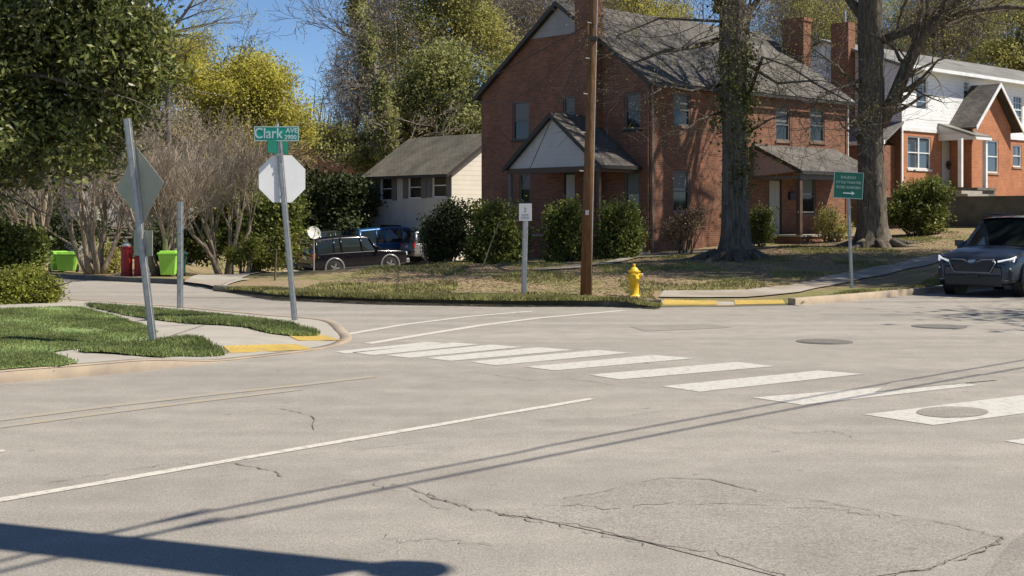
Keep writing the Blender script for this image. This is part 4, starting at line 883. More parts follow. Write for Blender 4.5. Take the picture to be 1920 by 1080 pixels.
crown_tree('evergreen_tree', 850, 84, 'tall dense evergreen behind the cream cottage roof', [(840,160,80,.9,0),(900,200,60,.9,0),(790,210,60,.9,1),(930,150,40,.9,0),(760,170,45,1,0),(830,240,60,.6,0),(890,250,45,.7,-2)], 'lf_ever', 1900, 20, .8, .22, trunk_r=.4, seed=4, shell=.45)
crown_tree('yellow_budding_tree', 850, 92, 'tree with golden-green new leaves above the evergreen, left of the brick gable', [(830,40,75,.8,0),(900,70,60,.8,0),(770,90,55,.9,0),(860,-40,80,.8,0),(940,110,40,.8,0),(790,0,50,.9,0)], 'lf_olive', 1900, 20, .9, .19, trunk_r=.4, seed=5, shell=.35)
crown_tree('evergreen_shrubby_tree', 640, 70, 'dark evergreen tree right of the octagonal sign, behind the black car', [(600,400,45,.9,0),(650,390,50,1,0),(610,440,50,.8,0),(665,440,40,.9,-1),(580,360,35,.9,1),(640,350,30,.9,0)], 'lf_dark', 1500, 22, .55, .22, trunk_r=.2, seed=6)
crown_tree('evergreen_shrubby_tree', 480, 52, 'broad dark green magnolia-leaved shrub left of the octagonal sign post', [(470,420,60,.9,0),(520,400,50,1,0),(410,430,50,.8,0),(500,460,50,.6,-1),(390,460,35,.7,0),(440,380,45,.7,0),(540,450,35,.9,0)], 'lf_shrub', 1800, 22, .42, .15, trunk_r=.2, seed=7)
crown_tree('evergreen_tree', 700, 88, 'dark evergreen row behind the orange brick house', [(640,270,40,.7,0),(700,290,50,.6,0),(590,255,28,.8,0),(760,280,50,.8,-3),(720,250,35,.7,0)], 'lf_ever', 1200, 20, .6, .22, seed=8)
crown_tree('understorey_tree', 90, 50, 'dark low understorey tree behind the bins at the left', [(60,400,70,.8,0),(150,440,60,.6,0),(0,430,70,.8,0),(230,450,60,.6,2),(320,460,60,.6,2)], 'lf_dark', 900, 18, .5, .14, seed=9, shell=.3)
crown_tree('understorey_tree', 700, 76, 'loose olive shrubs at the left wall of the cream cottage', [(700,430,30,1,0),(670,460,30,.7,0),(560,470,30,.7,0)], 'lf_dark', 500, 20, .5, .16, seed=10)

# ivy-covered leaning trunk with bare crown
x, y, z = at(740, 78); it = empty('ivy_trunk_tree', (x,y,z), 0, 'leaning ivy-covered trunk with a bare grey crown between the blue sky and the evergreens', 'tree'); out = []; tips = []; g = random.Random(44)
tp = [Vector((PX(a,78)[0]-x, 0, ZP(b,78)-z)) for a, b in ((740,330),(728,250),(712,180),(690,90),(668,10),(650,-120),(640,-260))]
out.append((tp, [.3,.28,.25,.22,.18,.1,.05], 0))
for i in range(1, 7):
    for k in range(5):
        d = Vector((g.gauss(-.3,.8), g.gauss(0,.6), g.gauss(.4,.3))); grow(tp[i].lerp(tp[i-1], g.random()), d, g.uniform(1.8,3.2), .07, 2, 5, out, tips, g, 4, (3,4), .1, .7, .2, .66, .012)
a, b = split_tubes(out); a.build('trunk', M['bark_far'], it, True); b.build('branches', M['bark_far'], it)
leafcloud('ivy', [(p.x, p.y, p.z, .35,.35,1.4) for p in tp[:5]], 500, 16, .5, .22, M['lf_ever'], it); tt = rng.choice(len(tips), 500)
leafcloud('crown', [(tips[i].x,tips[i].y,tips[i].z,.4,.4,.4) for i in tt], 700, 4, .6, .12, M['lf_bud'], it)

# background wood: bare trees from shared meshes
protos = []
for i, s_ in enumerate((51, 52, 53)):
    e = plant_tree('bare_tree', (0,0,0), 'x', None, s_, 19, .26, 5, (3,4), .55, 'bark_far', 'twig', ['lf_bud','lf_olive',None][i], .13, 4, 1.0, .8, up=.3, trunkf=.42); protos.append(e)
spots = [(690,88,0,.95),(740,95,2,1.0),(650,100,1,.62),(960,100,0,1.05),(1010,108,2,1.0),(1060,98,0,.95),(930,112,2,1.1),(1180,100,1,.95),(1230,96,1,.85),(1290,104,1,.8),(1440,100,2,.8),(1480,92,1,.85),(1540,98,2,.9),(1600,100,1,.95),
         (1690,98,2,.8),(1730,92,2,.85),(1770,100,0,.8),(1800,94,2,.9),(1830,102,1,.95),(1870,92,1,.95),(1910,100,1,1.0),(1950,92,0,1.0),(250,88,0,.55),(150,80,0,.6),(380,96,1,.55),(760,105,0,.9),(880,110,2,1.0),(1560,108,1,.9),(1660,106,1,.85),(1120,112,0,.95),(330,30*2.6,1,.7),(1510,112,0,.8),(30,75,0,.7)]
names = {0:'tan budding tree', 1:'olive green leafing tree', 2:'bare grey tree'}
def where(px):
    for lim, t in ((200,'behind the magnolia at the left'),(420,'behind the yellow-green crown'),(640,'by the patch of blue sky'),(800,'above the cream cottage'),(1100,'behind the peak of the brick gable'),(1340,'above the brick house roof'),(1530,'around the square chimney pair'),(1700,'behind the forked tree'),(1840,'above the white clapboard house'),(3000,'in the upper right corner')):
        if px < lim: return t
for i, (px, Y, k, sc) in enumerate(spots):
    x, y, z = at(px, Y); first = not any(s_[2] == k for s_ in spots[:i]); o = protos[k] if first else copy_tree(protos[k])
    o.location = (x, y, z); o.rotation_euler = (0,0,i*1.7); s_ = sc; o.scale = (s_, s_, s_)
    tag(o, '%s of the wood %s' % (names[k], where(px)), 'tree', '%ss %s' % (names[k], where(px)))
# dark pine mass upper right and low green belt behind the houses
crown_tree('evergreen_tree', 1890, 88, 'olive-dark evergreen in the upper right corner above the white house', [(1900,110,60,.7,0),(1950,60,60,.9,0),(1850,100,40,.7,0),(1960,130,50,.8,0),(1900,20,50,.7,0)], 'lf_olive', 900, 18, .7, .2, seed=14, shell=.3)
crown_tree('yellow_budding_tree', 1620, 104, 'pale yellow-green tree behind the two square chimneys', [(1620,90,70,.8,0),(1560,40,60,.8,0),(1500,20,50,.9,0),(1650,20,50,.9,0),(1700,90,50,.8,0),(1760,60,45,.9,0)], 'lf_olive', 700, 16, 1.2, .18, seed=15, shell=.2)
crown_tree('yellow_budding_tree', 1210, 98, 'pale yellow-green tree above the brick roof right of the tall chimney', [(1200,20,50,.8,0),(1260,30,45,.6,0),(1170,-20,40,.8,0)], 'lf_yellow', 350, 16, 1.1, .18, seed=16, shell=.2)
def haze_tree(px, Y, label, blobs, clumps, seed, m_='lf_grey', size=.9, group='twiggy grey trees of the wood'):
    e = crown_tree('twiggy_tree', px, Y, label, blobs, 'lf_bud', clumps//3, 8, 1.0, .16, group, .3, seed, shell=.2, twl=3)
    x, y, z = e.location; bl = [(PX(a,Y)[0]-x, dy, ZP(b,Y)-z, r_*Y/F, r_*Y/F*.9, r_*Y/F*sq) for a, b, r_, sq, dy in blobs]
    leafcloud('twigs', bl, clumps, 16, 1.4, size, M[m_], e, .05, .1); return e
haze_tree(650, 98, 'twiggy pinkish-grey tree left of the golden-green crown', [(665,140,45,1.2,0),(715,60,60,1,0),(665,210,40,.8,0),(730,170,60,1,0),(710,-20,50,.8,0)], 900, 81)
haze_tree(1010, 104, 'twiggy grey tree behind the peak of the brick gable', [(960,60,80,1,0),(1040,10,80,.9,0),(1000,110,60,.8,0),(1120,20,60,.9,0),(920,0,60,.9,0)], 1500, 82)
haze_tree(1200, 106, 'twiggy grey tree above the brick house ridge', [(1190,50,60,.8,0),(1250,40,45,.8,0),(1150,10,50,.8,0)], 600, 83)
haze_tree(1470, 108, 'twiggy grey tree between the ivy-clad tree and the chimneys', [(1450,70,55,.9,0),(1520,50,60,.9,0),(1580,60,60,1,0),(1480,0,60,.8,0),(1560,0,60,.8,0)], 900, 84)
haze_tree(1760, 106, 'twiggy grey tree above the white clapboard storey', [(1700,70,60,.9,0),(1770,60,70,.9,0),(1840,70,60,.8,0),(1740,0,60,.9,0),(1820,-10,70,.8,0)], 1300, 85)
haze_tree(260, 70, 'twiggy brown tree behind the bare vase-shaped trees', [(250,250,80,1,0),(330,300,80,.8,0),(180,330,80,.8,0),(430,320,70,.6,0),(520,300,45,.7,1),(350,380,80,.6,0),(120,400,80,.6,0)], 1500, 86, 'lf_bud', .7)
wood = MB(); g = random.Random(91)
for i in range(500):
    px = g.uniform(-400, 2700); Y = g.uniform(118, 170); x, y = PX(px, Y); z = T(x, y); h = g.uniform(6, 10); wood.tube([(x,y,z-1),(x+g.gauss(0,.3),y,z+h*.5),(x+g.gauss(0,.8),y,z+h)], [.22,.15,.04], 5)
    for k in range(7):
        t = g.uniform(.35,.9); p = Vector((x,y,z+h*t)); d = Vector((g.gauss(0,1), g.gauss(0,.5), g.uniform(.5,1.6))).normalized()*g.uniform(1.5,4); wood.tube([p, p+d*.5, p+d+Vector((0,0,.5))], [.06,.04,.015], 3, False)
wd = wood.build('far_wood', M['bark_far']); tag(wd, kind='stuff', label='distant grey wood of bare trunks behind all the houses', cat='wood')
wl_ = leafcloud('underbrush', [(PX(px,Y)[0], Y, T(*PX(px,Y))+1.5, 5, 5, 2.8) for px in range(-300, 2600, 90) for Y in (118,)], 3500, 22, 1.2, .38, M['lf_ever']); tag(wl_, kind='stuff', label='low green underbrush of the distant wood', cat='underbrush')

# near magnolia at top left
mx, my = PX(-140, 27); me = empty('magnolia_tree', (mx, my, .15), 0, 'large dark glossy-leaved magnolia filling the upper left corner', 'tree'); out = []; tips = []; g = random.Random(71)
def mp(px, py, dy=0): return (PX(px,27)[0]-mx, dy, ZP(py,27)-.15)
mt = [Vector(mp(-140,570)), Vector(mp(-135,400)), Vector(mp(-120,200)), Vector(mp(-110,-50)), Vector(mp(-100,-400))]; out.append((mt, [.32,.27,.22,.17,.08], 0))
mbl = [(100,80,130,.9,0),(210,70,95,.9,0),(250,130,65,.8,0),(30,200,110,1,0),(130,230,85,.8,0),(60,300,75,.6,0),(160,290,50,.7,0),(230,190,45,.8,0),(-60,100,170,1,0),(150,-60,150,.9,0),(-60,330,90,.5,0),(270,60,45,1,0)]
for a, b, r_, sq, dy in mbl:
    c = Vector(mp(a,b,1.0)); s0 = mt[1].lerp(mt[3], g.uniform(0,1))
    for k in range(4): t_ = c+Vector((g.gauss(0,.5),g.gauss(0,.8),g.gauss(0,.4))); out.append(([s0, s0.lerp(t_,.6)+Vector((0,0,.2)), t_], [.07,.045,.012], 1)); grow(t_, t_-s0, .8, .02, 2, 3, out, tips, g, 3, (2,4), 0, .8, .2, .6, .006)
a, b = split_tubes(out); a.build('trunk', M['bark'], me, True); b.build('branches', M['bark'], me)
leafcloud('crown', [(*mp(a,b,dy), r_*27/F, 1.5, r_*27/F*sq) for a,b,r_,sq,dy in mbl], 3300, 20, .42, .15, M['lf_magnolia'], me, .42, .25, 9)
# spray of small leaves at top (thin overhanging branch)
x, y, z = at(400, 48); sp_ = empty('slender_tree', (x,y,z), 0, 'thin budding branches against the blue sky at the top, right of the magnolia', 'tree'); out = []; tips = []; g = random.Random(8)
st = [Vector((PX(a,48)[0]-x,0,ZP(b,48)-z)) for a, b in ((330,520),(318,300),(312,150),(320,60),(350,20),(400,-60))]; out.append((st, [.12,.1,.08,.07,.05,.02], 0))
for s0, e_ in (((322,60),(450,40)),((335,40),(420,15)),((330,65),(380,75)),((345,20),(430,-10)),((318,120),(370,90))):
    A = Vector((PX(s0[0],48)[0]-x,0,ZP(s0[1],48)-z)); B = Vector((PX(e_[0],48)[0]-x,0,ZP(e_[1],48)-z)); out.append(([A, A.lerp(B,.5)+Vector((0,0,.1)), B], [.03,.02,.01], 1))
    for k in range(7): grow(A.lerp(B, g.random()), B-A+Vector((0,g.gauss(0,.5),g.gauss(.3,.6))), .7, .012, 2, 3, out, tips, g, 3, (2,3), .1, .8, .2, .6, .006)
a, b = split_tubes(out); a.build('trunk', M['bark_far'], sp_, True); b.build('branches', M['bark_far'], sp_)
leafcloud('crown', [(t.x,t.y,t.z,.15,.15,.15) for t in tips[:400]], 330, 10, .35, .06, M['lf_yellow'], sp_)

# shrubs
def shrub(name, px, Y, label, blobs, leafm, clumps, per, cr, size, cat='shrub', asp=.5, shell=.6, group=None, zz=None):
    x, y, z = at(px, Y)
    if zz is not None: z = zz
    e = empty(name, (x,y,z), 0, label, cat, group); g = random.Random(px)
    bl = [(PX(a,Y)[0]-x, dy, ZP(b,Y)-z, r_*Y/F, r_*Y/F*.9, r_*Y/F*sq) for a, b, r_, sq, dy in blobs]; mb = MB()
    for b in bl:
        for k in range(6):
            t_ = Vector(b[:3])+Vector((g.gauss(0,.5)*b[3], g.gauss(0,.4)*b[4], g.gauss(.2,.5)*b[5])); s0 = Vector((g.gauss(0,.12)+b[0]*.3, g.gauss(0,.12), -.1)); mb.tube([s0, s0.lerp(t_,.5)+Vector((0,0,.1)), t_], [.025,.018,.008], 4)
    mb.build('stems', M['bark'], e); leafcloud('foliage', bl, clumps, per, cr, size, M[leafm], e, asp, shell*.8, 6); return e
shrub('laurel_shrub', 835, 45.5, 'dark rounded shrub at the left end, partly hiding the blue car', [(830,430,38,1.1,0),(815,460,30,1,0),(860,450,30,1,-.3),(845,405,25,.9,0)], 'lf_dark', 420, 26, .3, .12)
shrub('laurel_shrub', 930, 44.5, 'leafy green shrub behind the leaning stake and the white parking sign', [(930,430,42,1.2,0),(905,460,35,1,0),(955,460,35,1.1,0),(925,485,40,.7,0),(900,410,25,.9,0)], 'lf_shrub', 620, 26, .3, .13)
shrub('laurel_shrub', 1065, 44.5, 'green shrub just left of the utility pole by the porch', [(1065,415,32,1,0),(1050,440,30,1,0),(1075,455,30,1,0),(1062,480,32,.6,0)], 'lf_shrub', 480, 26, .28, .12)
shrub('laurel_shrub', 1160, 44.2, 'tall green shrub right of the utility pole by the porch', [(1160,415,36,1.1,0),(1175,445,32,1.1,0),(1145,455,32,1,0),(1160,475,34,.6,0)], 'lf_shrub', 560, 26, .28, .12)
shrub('bare_shrub', 1283, 45.2, 'twiggy reddish-brown shrub against the sunlit brick below the tall window', [(1280,420,34,.8,0),(1300,405,24,.8,0),(1265,445,26,.8,0)], 'lf_brown', 260, 14, .25, .09)
shrub('holly_shrub', 1428, 48.5, 'low dark green shrub right of the ivy-clad tree', [(1425,415,24,.9,0),(1432,435,24,.6,0)], 'lf_shrub', 260, 24, .22, .09)
shrub('bare_shrub', 1562, 49.5, 'straggly olive shrub behind the dark green sign post', [(1560,405,26,.7,0),(1570,430,28,.7,0),(1545,425,18,.8,0)], 'lf_olive', 200, 16, .25, .09)
shrub('camellia_shrub', 1722, 51.0, 'large glossy green shrub at the left end of the retaining wall', [(1722,365,40,.8,0),(1705,395,36,.8,0),(1745,395,34,.8,0),(1725,410,42,.5,0),(1680,405,22,.7,0)], 'lf_shrub', 700, 26, .3, .14)
shrub('low_shrub', 455, 43, 'small bright yellow-green shrub at the edge of the sandy bank', [(445,480,20,.8,0),(468,470,16,1,0)], 'lf_lime', 120, 20, .25, .1)
shrub('low_shrub', 205, 41, 'grey-green shrub between the bare tree and the red posts', [(210,490,26,.8,0),(190,480,20,.8,0)], 'lf_olive', 220, 20, .3, .08)
shrub('clipped_hedge', 20, 29.5, 'clipped dark green hedge at the left edge behind the round bush', [(-60,465,60,.7,0),(20,462,58,.7,0),(62,475,30,.9,0),(-20,480,60,.5,0)], 'lf_hedge', 1500, 26, .22, .10, cat='hedge', asp=.6, shell=.8)
shrub('rounded_bush', 30, 24.8, 'rounded yellow-green bush at the left edge in front of the hedge', [(30,535,68,.5,0),(-50,540,70,.5,0),(80,550,34,.7,0),(10,560,70,.4,0)], 'lf_lime', 1600, 26, .18, .065, cat='bush', asp=.5, shell=.8, zz=.15)

# ---------------------------------------------------------------- signs, poles and street furniture
def text_mesh(s, size, name, m_, parent, mtx, ext=.002, sx=1.0, bold=0):
    c = bpy.data.curves.new(name, 'FONT'); c.body = s; c.size = size; c.extrude = ext; c.align_x = 'CENTER'; c.align_y = 'CENTER'; c.offset = bold
    o = bpy.data.objects.new(name, c); C.objects.link(o); dg = bpy.context.evaluated_depsgraph_get(); me = bpy.data.meshes.new_from_object(o.evaluated_get(dg))
    bpy.data.objects.remove(o); me.materials.append(m_); p = bpy.data.objects.new(name, me); C.objects.link(p); p.parent = parent
    p.matrix_local = mtx @ Matrix.Diagonal((sx,1,1,1)); return p
FACE = Matrix.Rotation(R(90), 4, 'X')        # text lying in XY stood up, facing -Y
def lean_empty(name, base_, toppx, botpx, Y, label, cat, rz=0):
    e = empty(name, base_, 0, label, cat); return e
# stop sign (seen from behind) with street name blades
x, y = G(553,598,.14); Ys = y; e = empty('stop_sign', (x,y,.13), 0, 'back of a bright octagonal sign on a leaning post, green Clark blade on top', 'street sign')
def sl(px, py): return Vector((PX(px,Ys)[0]-x, 0, ZP(py,Ys)-.13))
top = sl(522,262); mb = MB(); d = top.normalized(); pt = [Vector((0,0,-.1)), top]
sx_ = d.cross(Vector((0,1,0))).normalized()
def upost(mb, p0, p1, w=.035):               # U-channel post
    p0, p1 = Vector(p0), Vector(p1); d = (p1-p0); L = d.length; d.normalize(); s = d.cross(Vector((0,1,0))).normalized(); b = s.cross(d).normalized(); c = (p0+p1)/2
    mb.obox(c, s*w*.5, b*.004, d*L/2); mb.obox(c+s*w*.55+b*.014, s*.004, b*.018, d*L/2); mb.obox(c-s*w*.55+b*.014, s*.004, b*.018, d*L/2)
    mb.obox(c+s*w*.8+b*.03, s*w*.3, b*.003, d*L/2); mb.obox(c-s*w*.8+b*.03, s*w*.3, b*.003, d*L/2)
upost(mb, pt[0], pt[1], .042); mb.build('post', M['galv'], e)
yaw = Matrix.Rotation(R(24), 3, 'Z')
c = sl(528,335)+Vector((0,.06,0)); mb = MB(); r8 = .395; oct_ = [c+yaw@Vector((r8*math.cos(R(22.5+45*k)), .0, r8*math.sin(R(22.5+45*k)))) for k in range(8)]; mb.prism(oct_, yaw@Vector((0,.004,0))); bk = mb.build('sign_plate', M['alu'], e)
mb = MB(); mb.prism([p+yaw@Vector((0,.0055,0)) for p in oct_], yaw@Vector((0,.002,0))); mb.build('sign_face', M['sign_face_red'], bk)
mb = MB(); 
for dz in (-.22,.22): mb.obox(c+Vector((-dz*d.x*-1,-.03,dz)), (.012,0,0), (0,.05,0), (0,0,.012))
mb.build('bolt', M['galv'], e)
bc = sl(519,251)+Vector((0,-.03,0)); bw, bh = .345, .112
ym = Matrix.Rotation(R(0), 4, 'Z')
bl = MB(); bl.obox(bc, (bw,0,0), (0,.006,0), (0,0,bh)); blade = bl.build('name_blade', M['sign_green'], e, bevel=.01)
bd = MB()
for q in ((0,bh-.006,bw-.003,.006),(0,-bh+.006,bw-.003,.006)): bd.obox(bc+Vector((q[0],-.008,q[1])), (q[2],0,0), (0,.0012,0), (0,0,q[3]))
for s_ in (-1,1): bd.obox(bc+Vector((s_*(bw-.008),-.008,0)), (.006,0,0), (0,.0012,0), (0,0,bh-.013))
bd.build('blade_border', M['sign_text'], blade)
text_mesh('Clark', .225, 'lettering', M['sign_text'], blade, Matrix.Translation(bc+Vector((-.125,-.0085,-.0)))@FACE, bold=.002, sx=.86)
text_mesh('AVE', .105, 'lettering', M['sign_text'], blade, Matrix.Translation(bc+Vector((.235,-.0085,.045)))@FACE, bold=.002)
text_mesh('2900', .095, 'lettering', M['sign_text'], blade, Matrix.Translation(bc+Vector((.215,-.0085,-.055)))@FACE, bold=.002)
mb = MB(); ca = Vector((math.cos(R(74)), math.sin(R(74)), 0)); b2 = sl(521,276); mb.obox(b2, ca*.36, ca.cross(Vector((0,0,1)))*.006, (0,0,.10)); mb.build('cross_blade', M['sign_dkgreen'], e, bevel=.01)
mb = MB(); mb.tube([sl(520,290), sl(520,232)], .022, 8); mb.obox(sl(520,264), (.05,0,0), (0,.03,0), (0,0,.02)); mb.obox(sl(521,290), (.045,0,0), (0,.03,0), (0,0,.018)); mb.build('bracket', M['galv'], e)

# diamond sign seen from behind on leaning post
x, y = G(288,641,.14); Yd = y; e = empty('warning_sign', (x,y,.13), 0, 'back of a dull diamond sign on the tall leaning post at the left', 'street sign')
def dl(px, py): return Vector((PX(px,Yd)[0]-x, 0, ZP(py,Yd)-.13))
mb = MB(); upost(mb, (0,0,-.1), dl(237,222), .045); mb.build('post', M['galv'], e)
c = dl(259,348)+Vector((0,.07,0)); yw = Matrix.Rotation(R(-38), 3, 'Z'); tl = Matrix.Rotation(R(-5), 3, 'Y'); dm = [c+tl@(yw@Vector(p)) for p in ((0,0,.49),(.49,0,0),(0,0,-.49),(-.49,0,0))]
mb = MB(); mb.prism(dm, yw@Vector((0,.004,0))); mb.build('sign_plate', M['diamond_back'], e, bevel=.001)
c = dl(266,456)+Vector((0,.06,0)); mb = MB(); mb.obox(c, yw@Vector((.19,0,0)), yw@Vector((0,.003,0)), (0,0,.16)); mb.build('lower_plate', M['diamond_back'], e)
mb = MB(); mb.obox(c+Vector((0,-.05,.1)), (.012,0,0),(0,.05,0),(0,0,.05)); mb.build('clamp', M['galv'], e)
# plain post
x, y = G(337,577,.13); e = empty('sign_post', (x,y,.12), 0, 'bare galvanised metal post without a sign at the grass verge', 'post')
mb = MB(); upost(mb, (0,0,-.1), (0,0,ZP(378,y)-.12), .05); mb.build('post', M['galv'], e)
mb = MB(); [mb.obox((0,-.006,.3+k*.25), (.008,0,0),(0,.003,0),(0,0,.008)) for k in range(6)]; mb.build('hole', M['trim_dark'], e)
# parking sign
x, y, z = at(982, 27.2); e = empty('parking_sign', (x,y,z), 0, 'small white parking sign on a short grey post left of the utility pole', 'street sign')
pt_ = Vector((PX(986,27.2)[0]-x, 0, ZP(384,27.2)-z)); mb = MB(); upost(mb, (0,0,-.1), pt_, .05); mb.build('post', M['galv'], e)
c = Vector((PX(985,27.2)[0]-x, -.03, ZP(398,27.2)-z)); pl = MB().obox(c, (.13,0,0), (0,.003,0), (0,0,.175)).build('sign_plate', M['sign_white'], e, bevel=.003)
for t_, s_, dz in (('2', .12, .05), ('HOUR', .05, -.05), ('PARKING', .04, -.11)): text_mesh(t_, s_, 'lettering', M['ink'], pl, Matrix.Translation(c+Vector((0,-.0045,dz)))@FACE, .001)
# dark green guide sign
x, y, z = at(1598, 29.6); e = empty('guide_sign', (x,y,z), 0, 'dark green guide sign with four pale lines on a thin post by the right-hand walk', 'street sign')
p1 = Vector((PX(1590,29.6)[0]-x, 0, ZP(330,29.6)-z)); mb = MB(); upost(mb, (0,0,-.1), p1, .035); mb.build('post', M['galv'], e)
c = Vector((PX(1590,29.6)[0]-x, -.03, ZP(347.5,29.6)-z)); sw, sh = .33, .295; yz = Matrix.Rotation(R(3), 3, 'Y')
pl = MB().obox(c, yz@Vector((sw,0,0)), (0,.004,0), yz@Vector((0,0,sh))).build('sign_plate', M['sign_dkgreen'], e, bevel=.004)
bd = MB()
for s_ in (-1,1):
    bd.obox(c+yz@Vector((0,-.0055,s_*(sh-.008))), yz@Vector((sw-.002,0,0)), (0,.001,0), yz@Vector((0,0,.008))); bd.obox(c+yz@Vector((s_*(sw-.009),-.0055,0)), yz@Vector((.008,0,0)), (0,.001,0), yz@Vector((0,0,sh-.018)))
bd.build('sign_border', M['sign_text_dim'], pl)
Rz = Matrix.Rotation(R(3), 4, 'Y')
for t_, dz, s_ in (('RALEIGH', .17, .085), ('LITTLE THEATRE', .06, .075), ('ROSE GARDEN', -.05, .08)):
    text_mesh(t_, s_, 'lettering', M['sign_text_dim'], pl, Matrix.Translation(c+Vector((0,-.006,dz)))@Rz@FACE, .001, bold=.002)
ar = MB(); ar.obox(c+Vector((-.02,-.0065,-.175)), yz@Vector((.10,0,0)), (0,.001,0), (0,0,.012)); ar.prism([c+Vector((.07,-.0075,-.135)), c+Vector((.14,-.0075,-.18)), c+Vector((.07,-.0075,-.222))], (0,.002,0)); ar.build('arrow', M['sign_text'], pl)

# utility pole
x, y, z = at(1098, 27.3); e = empty('utility_pole', (x,y,z), 0, 'tall brown wooden utility pole beside the yellow hydrant', 'utility pole')
tp = Vector((PX(1113,27.3)[0]-x, 0, ZP(0,27.3)-z)); tt_ = tp*1.75
MB().tube([(0,0,-.3), tuple(tp*.5), tuple(tp), tuple(tt_)], [.125,.105,.088,.07], 14).build('pole', M['pole_wood'], e, True)
mb = MB(); h = Vector((PX(1112,27.3)[0]-x, -.12, ZP(74,27.3)-z)); mb.obox(h, (.07,0,0), (0,.05,0), (0,0,.05)); mb.build('cable_clamp', M['black'], e, bevel=.01)
mb = MB(); mb.obox(Vector((h.x,-.02,h.z+.3)), (.22,0,0), (0,.03,0), (0,0,.025)); mb.obox(Vector((h.x-.1,-.1,h.z+.2)), (.02,0,0), (0,.03,0), (0,0,.12)); mb.build('bracket', M['pole_wood'], e)
mb = MB(); mb.obox((tp.x*.22-.01,-.118,tp.z*.28), (.035,0,0),(0,.004,0),(0,0,.05)); mb.build('number_tag', M['galv'], e)
mb = MB(); [mb.tube([(tp.x*t_-.12+.02*k_,-.09,tp.z*t_),(tp.x*t_-.2+.02*k_,-.13,tp.z*t_+.01)], .012, 5) for k_, t_ in enumerate((.42,.55,.68,.8,.92))]; mb.build('step_bolts', M['galv'], e)
mb = MB(); mb.tube([(.1,-.06,0),(tp.x*.5+.085,-.06,tp.z*.5),(tp.x+.07,-.06,tp.z)], .012, 6); mb.build('conduit', M['galv'], e)
mb = MB(); mb.obox(Vector((tt_.x*.97,0,tt_.z*.97)), (1.1,0,0),(0,.05,0),(0,0,.06)); mb.build('crossarm', M['pole_wood'], e)
wx, wy, wz = x, y, z
def wire(name, a, b, sag, r_, label, group=None, k=24):
    a, b = Vector(a), Vector(b); pts = [a.lerp(b, t/k)-Vector((0,0,sag*4*(t/k)*(1-t/k))) for t in range(k+1)]
    o = MB().tube(pts, r_, 5).build(name, M['cable'], None, True); return tag(o, label, 'cable', group)
hp = Vector((x, y, z))+h
gp = Vector((C1[0]+GD[0]*WW, C1[1]+GD[1]*WW, 6.2))
wire('service_cable', hp+Vector((0,0,.25)), gp+Vector((-.2,-.3,.2)), .7, .012, 'thin cable drooping from the utility pole to the left eave of the brick house')
wire('service_cable', hp+Vector((0,0,.3)), (*PX(1345,41), ZP(20,41)), .5, .014, 'thin cable from the utility pole towards the ivy-clad tree')
wire('service_cable', hp+Vector((0,0,.35)), (*PX(330,60), ZP(318,60)), 1.0, .012, 'long thin cable from the utility pole behind the octagonal sign to the left trees')
wire('guy_wire', Vector((x,y,z))+tp*.93, at(905, 36, .1), .15, .010, 'faint guy wire slanting down left from the utility pole')
# the two overhead wires whose shadows cross the road
def over(px, py, hgt): X, Y = G(px, py); t = hgt/sdir.z; return (X+sdir.x*t, Y+sdir.y*t, hgt)
for pp_, hgt, r_, lb in (([(0,1052),(100,1027),(200,1000),(520,934),(960,851),(1100,822),(1668,718),(1920,675)], 6.2, .019, 'upper of the two overhead wires whose shadows cross the near lane'),
        ([(0,1072),(110,1045),(250,1008),(560,949),(960,869),(1100,841),(1500,764),(1920,689)], 6.6, .022, 'lower thicker one of the two overhead wires shading the near lane')):
    q_ = [Vector(over(*p, hgt)) for p in pp_]; q_ = [q_[0]+(q_[0]-q_[1]).normalized()*18]+q_+[q_[-1]+(q_[-1]-q_[-2]).normalized()*30]
    q_ = [Vector(v) for v in smooth_line([tuple(v) for v in q_], 3)]; o = MB().tube(q_, r_, 6).build('overhead_wire', M['cable']); tag(o, lb, 'cable', 'overhead wires over the near lane')
a = Vector(over(330,990,6.4)); dd_ = (Vector(over(1920,690,6.4))-a).normalized()
for q in (a-dd_*20.3, a+dd_*45):
    e = empty('utility_pole', (q.x,q.y,0), 0, 'wooden utility pole outside the view carrying the overhead wires', 'utility pole', 'poles of the overhead wires'); MB().tube([(0,0,-.2),(0,0,8)], [.15,.11], 10).build('pole', M['pole_wood'], e, True)
    MB().obox((0,0,6.5), (.4,0,0), (0,.06,0), (0,0,.06)).build('crossarm', M['pole_wood'], e)
# made-up cantilevered gantry out of view, added to cast the near-corner shadow
Hh = 6.0
def gp_(px, py): X, Y = G(px, py); t = Hh/sdir.z; return Vector((X+sdir.x*t, Y+sdir.y*t, Hh))
A1, B1 = gp_(0,980), gp_(735,1058); A2, B2 = gp_(0,1018), gp_(560,1092)
dA = (A1-B1).normalized(); ge = empty('shadow_gantry', (0,0,0), 0, 'made-up cantilevered beam left of and above the view, added to cast a shadow', 'gantry')
ext = 9.0; dB = (A2-B2).normalized()
mb = MB(); mb.prism([B1, A1+dA*ext, A2+dA*ext, B2+(B1-B2)*0+(-dA)*.0], (0,0,.25)); mb.build('beam', M['beam'], ge)
tipc = gp_(770,1068); mb = MB(); mb.tube([tipc+Vector((0,0,-.05)), tipc+Vector((0,0,.1)), tipc+Vector((0,0,.22))], [.17,.17,.08], 14); mb.build('shadow_tip', M['beam'], ge)  # rounded end added to shape the bump in the shadow
foot = (A1+A2)/2+dA*(ext-.4); MB().tube([(foot.x,foot.y,-.1),(foot.x,foot.y,Hh+.2)], [.18,.13], 12).build('mast', M['beam'], ge, True)

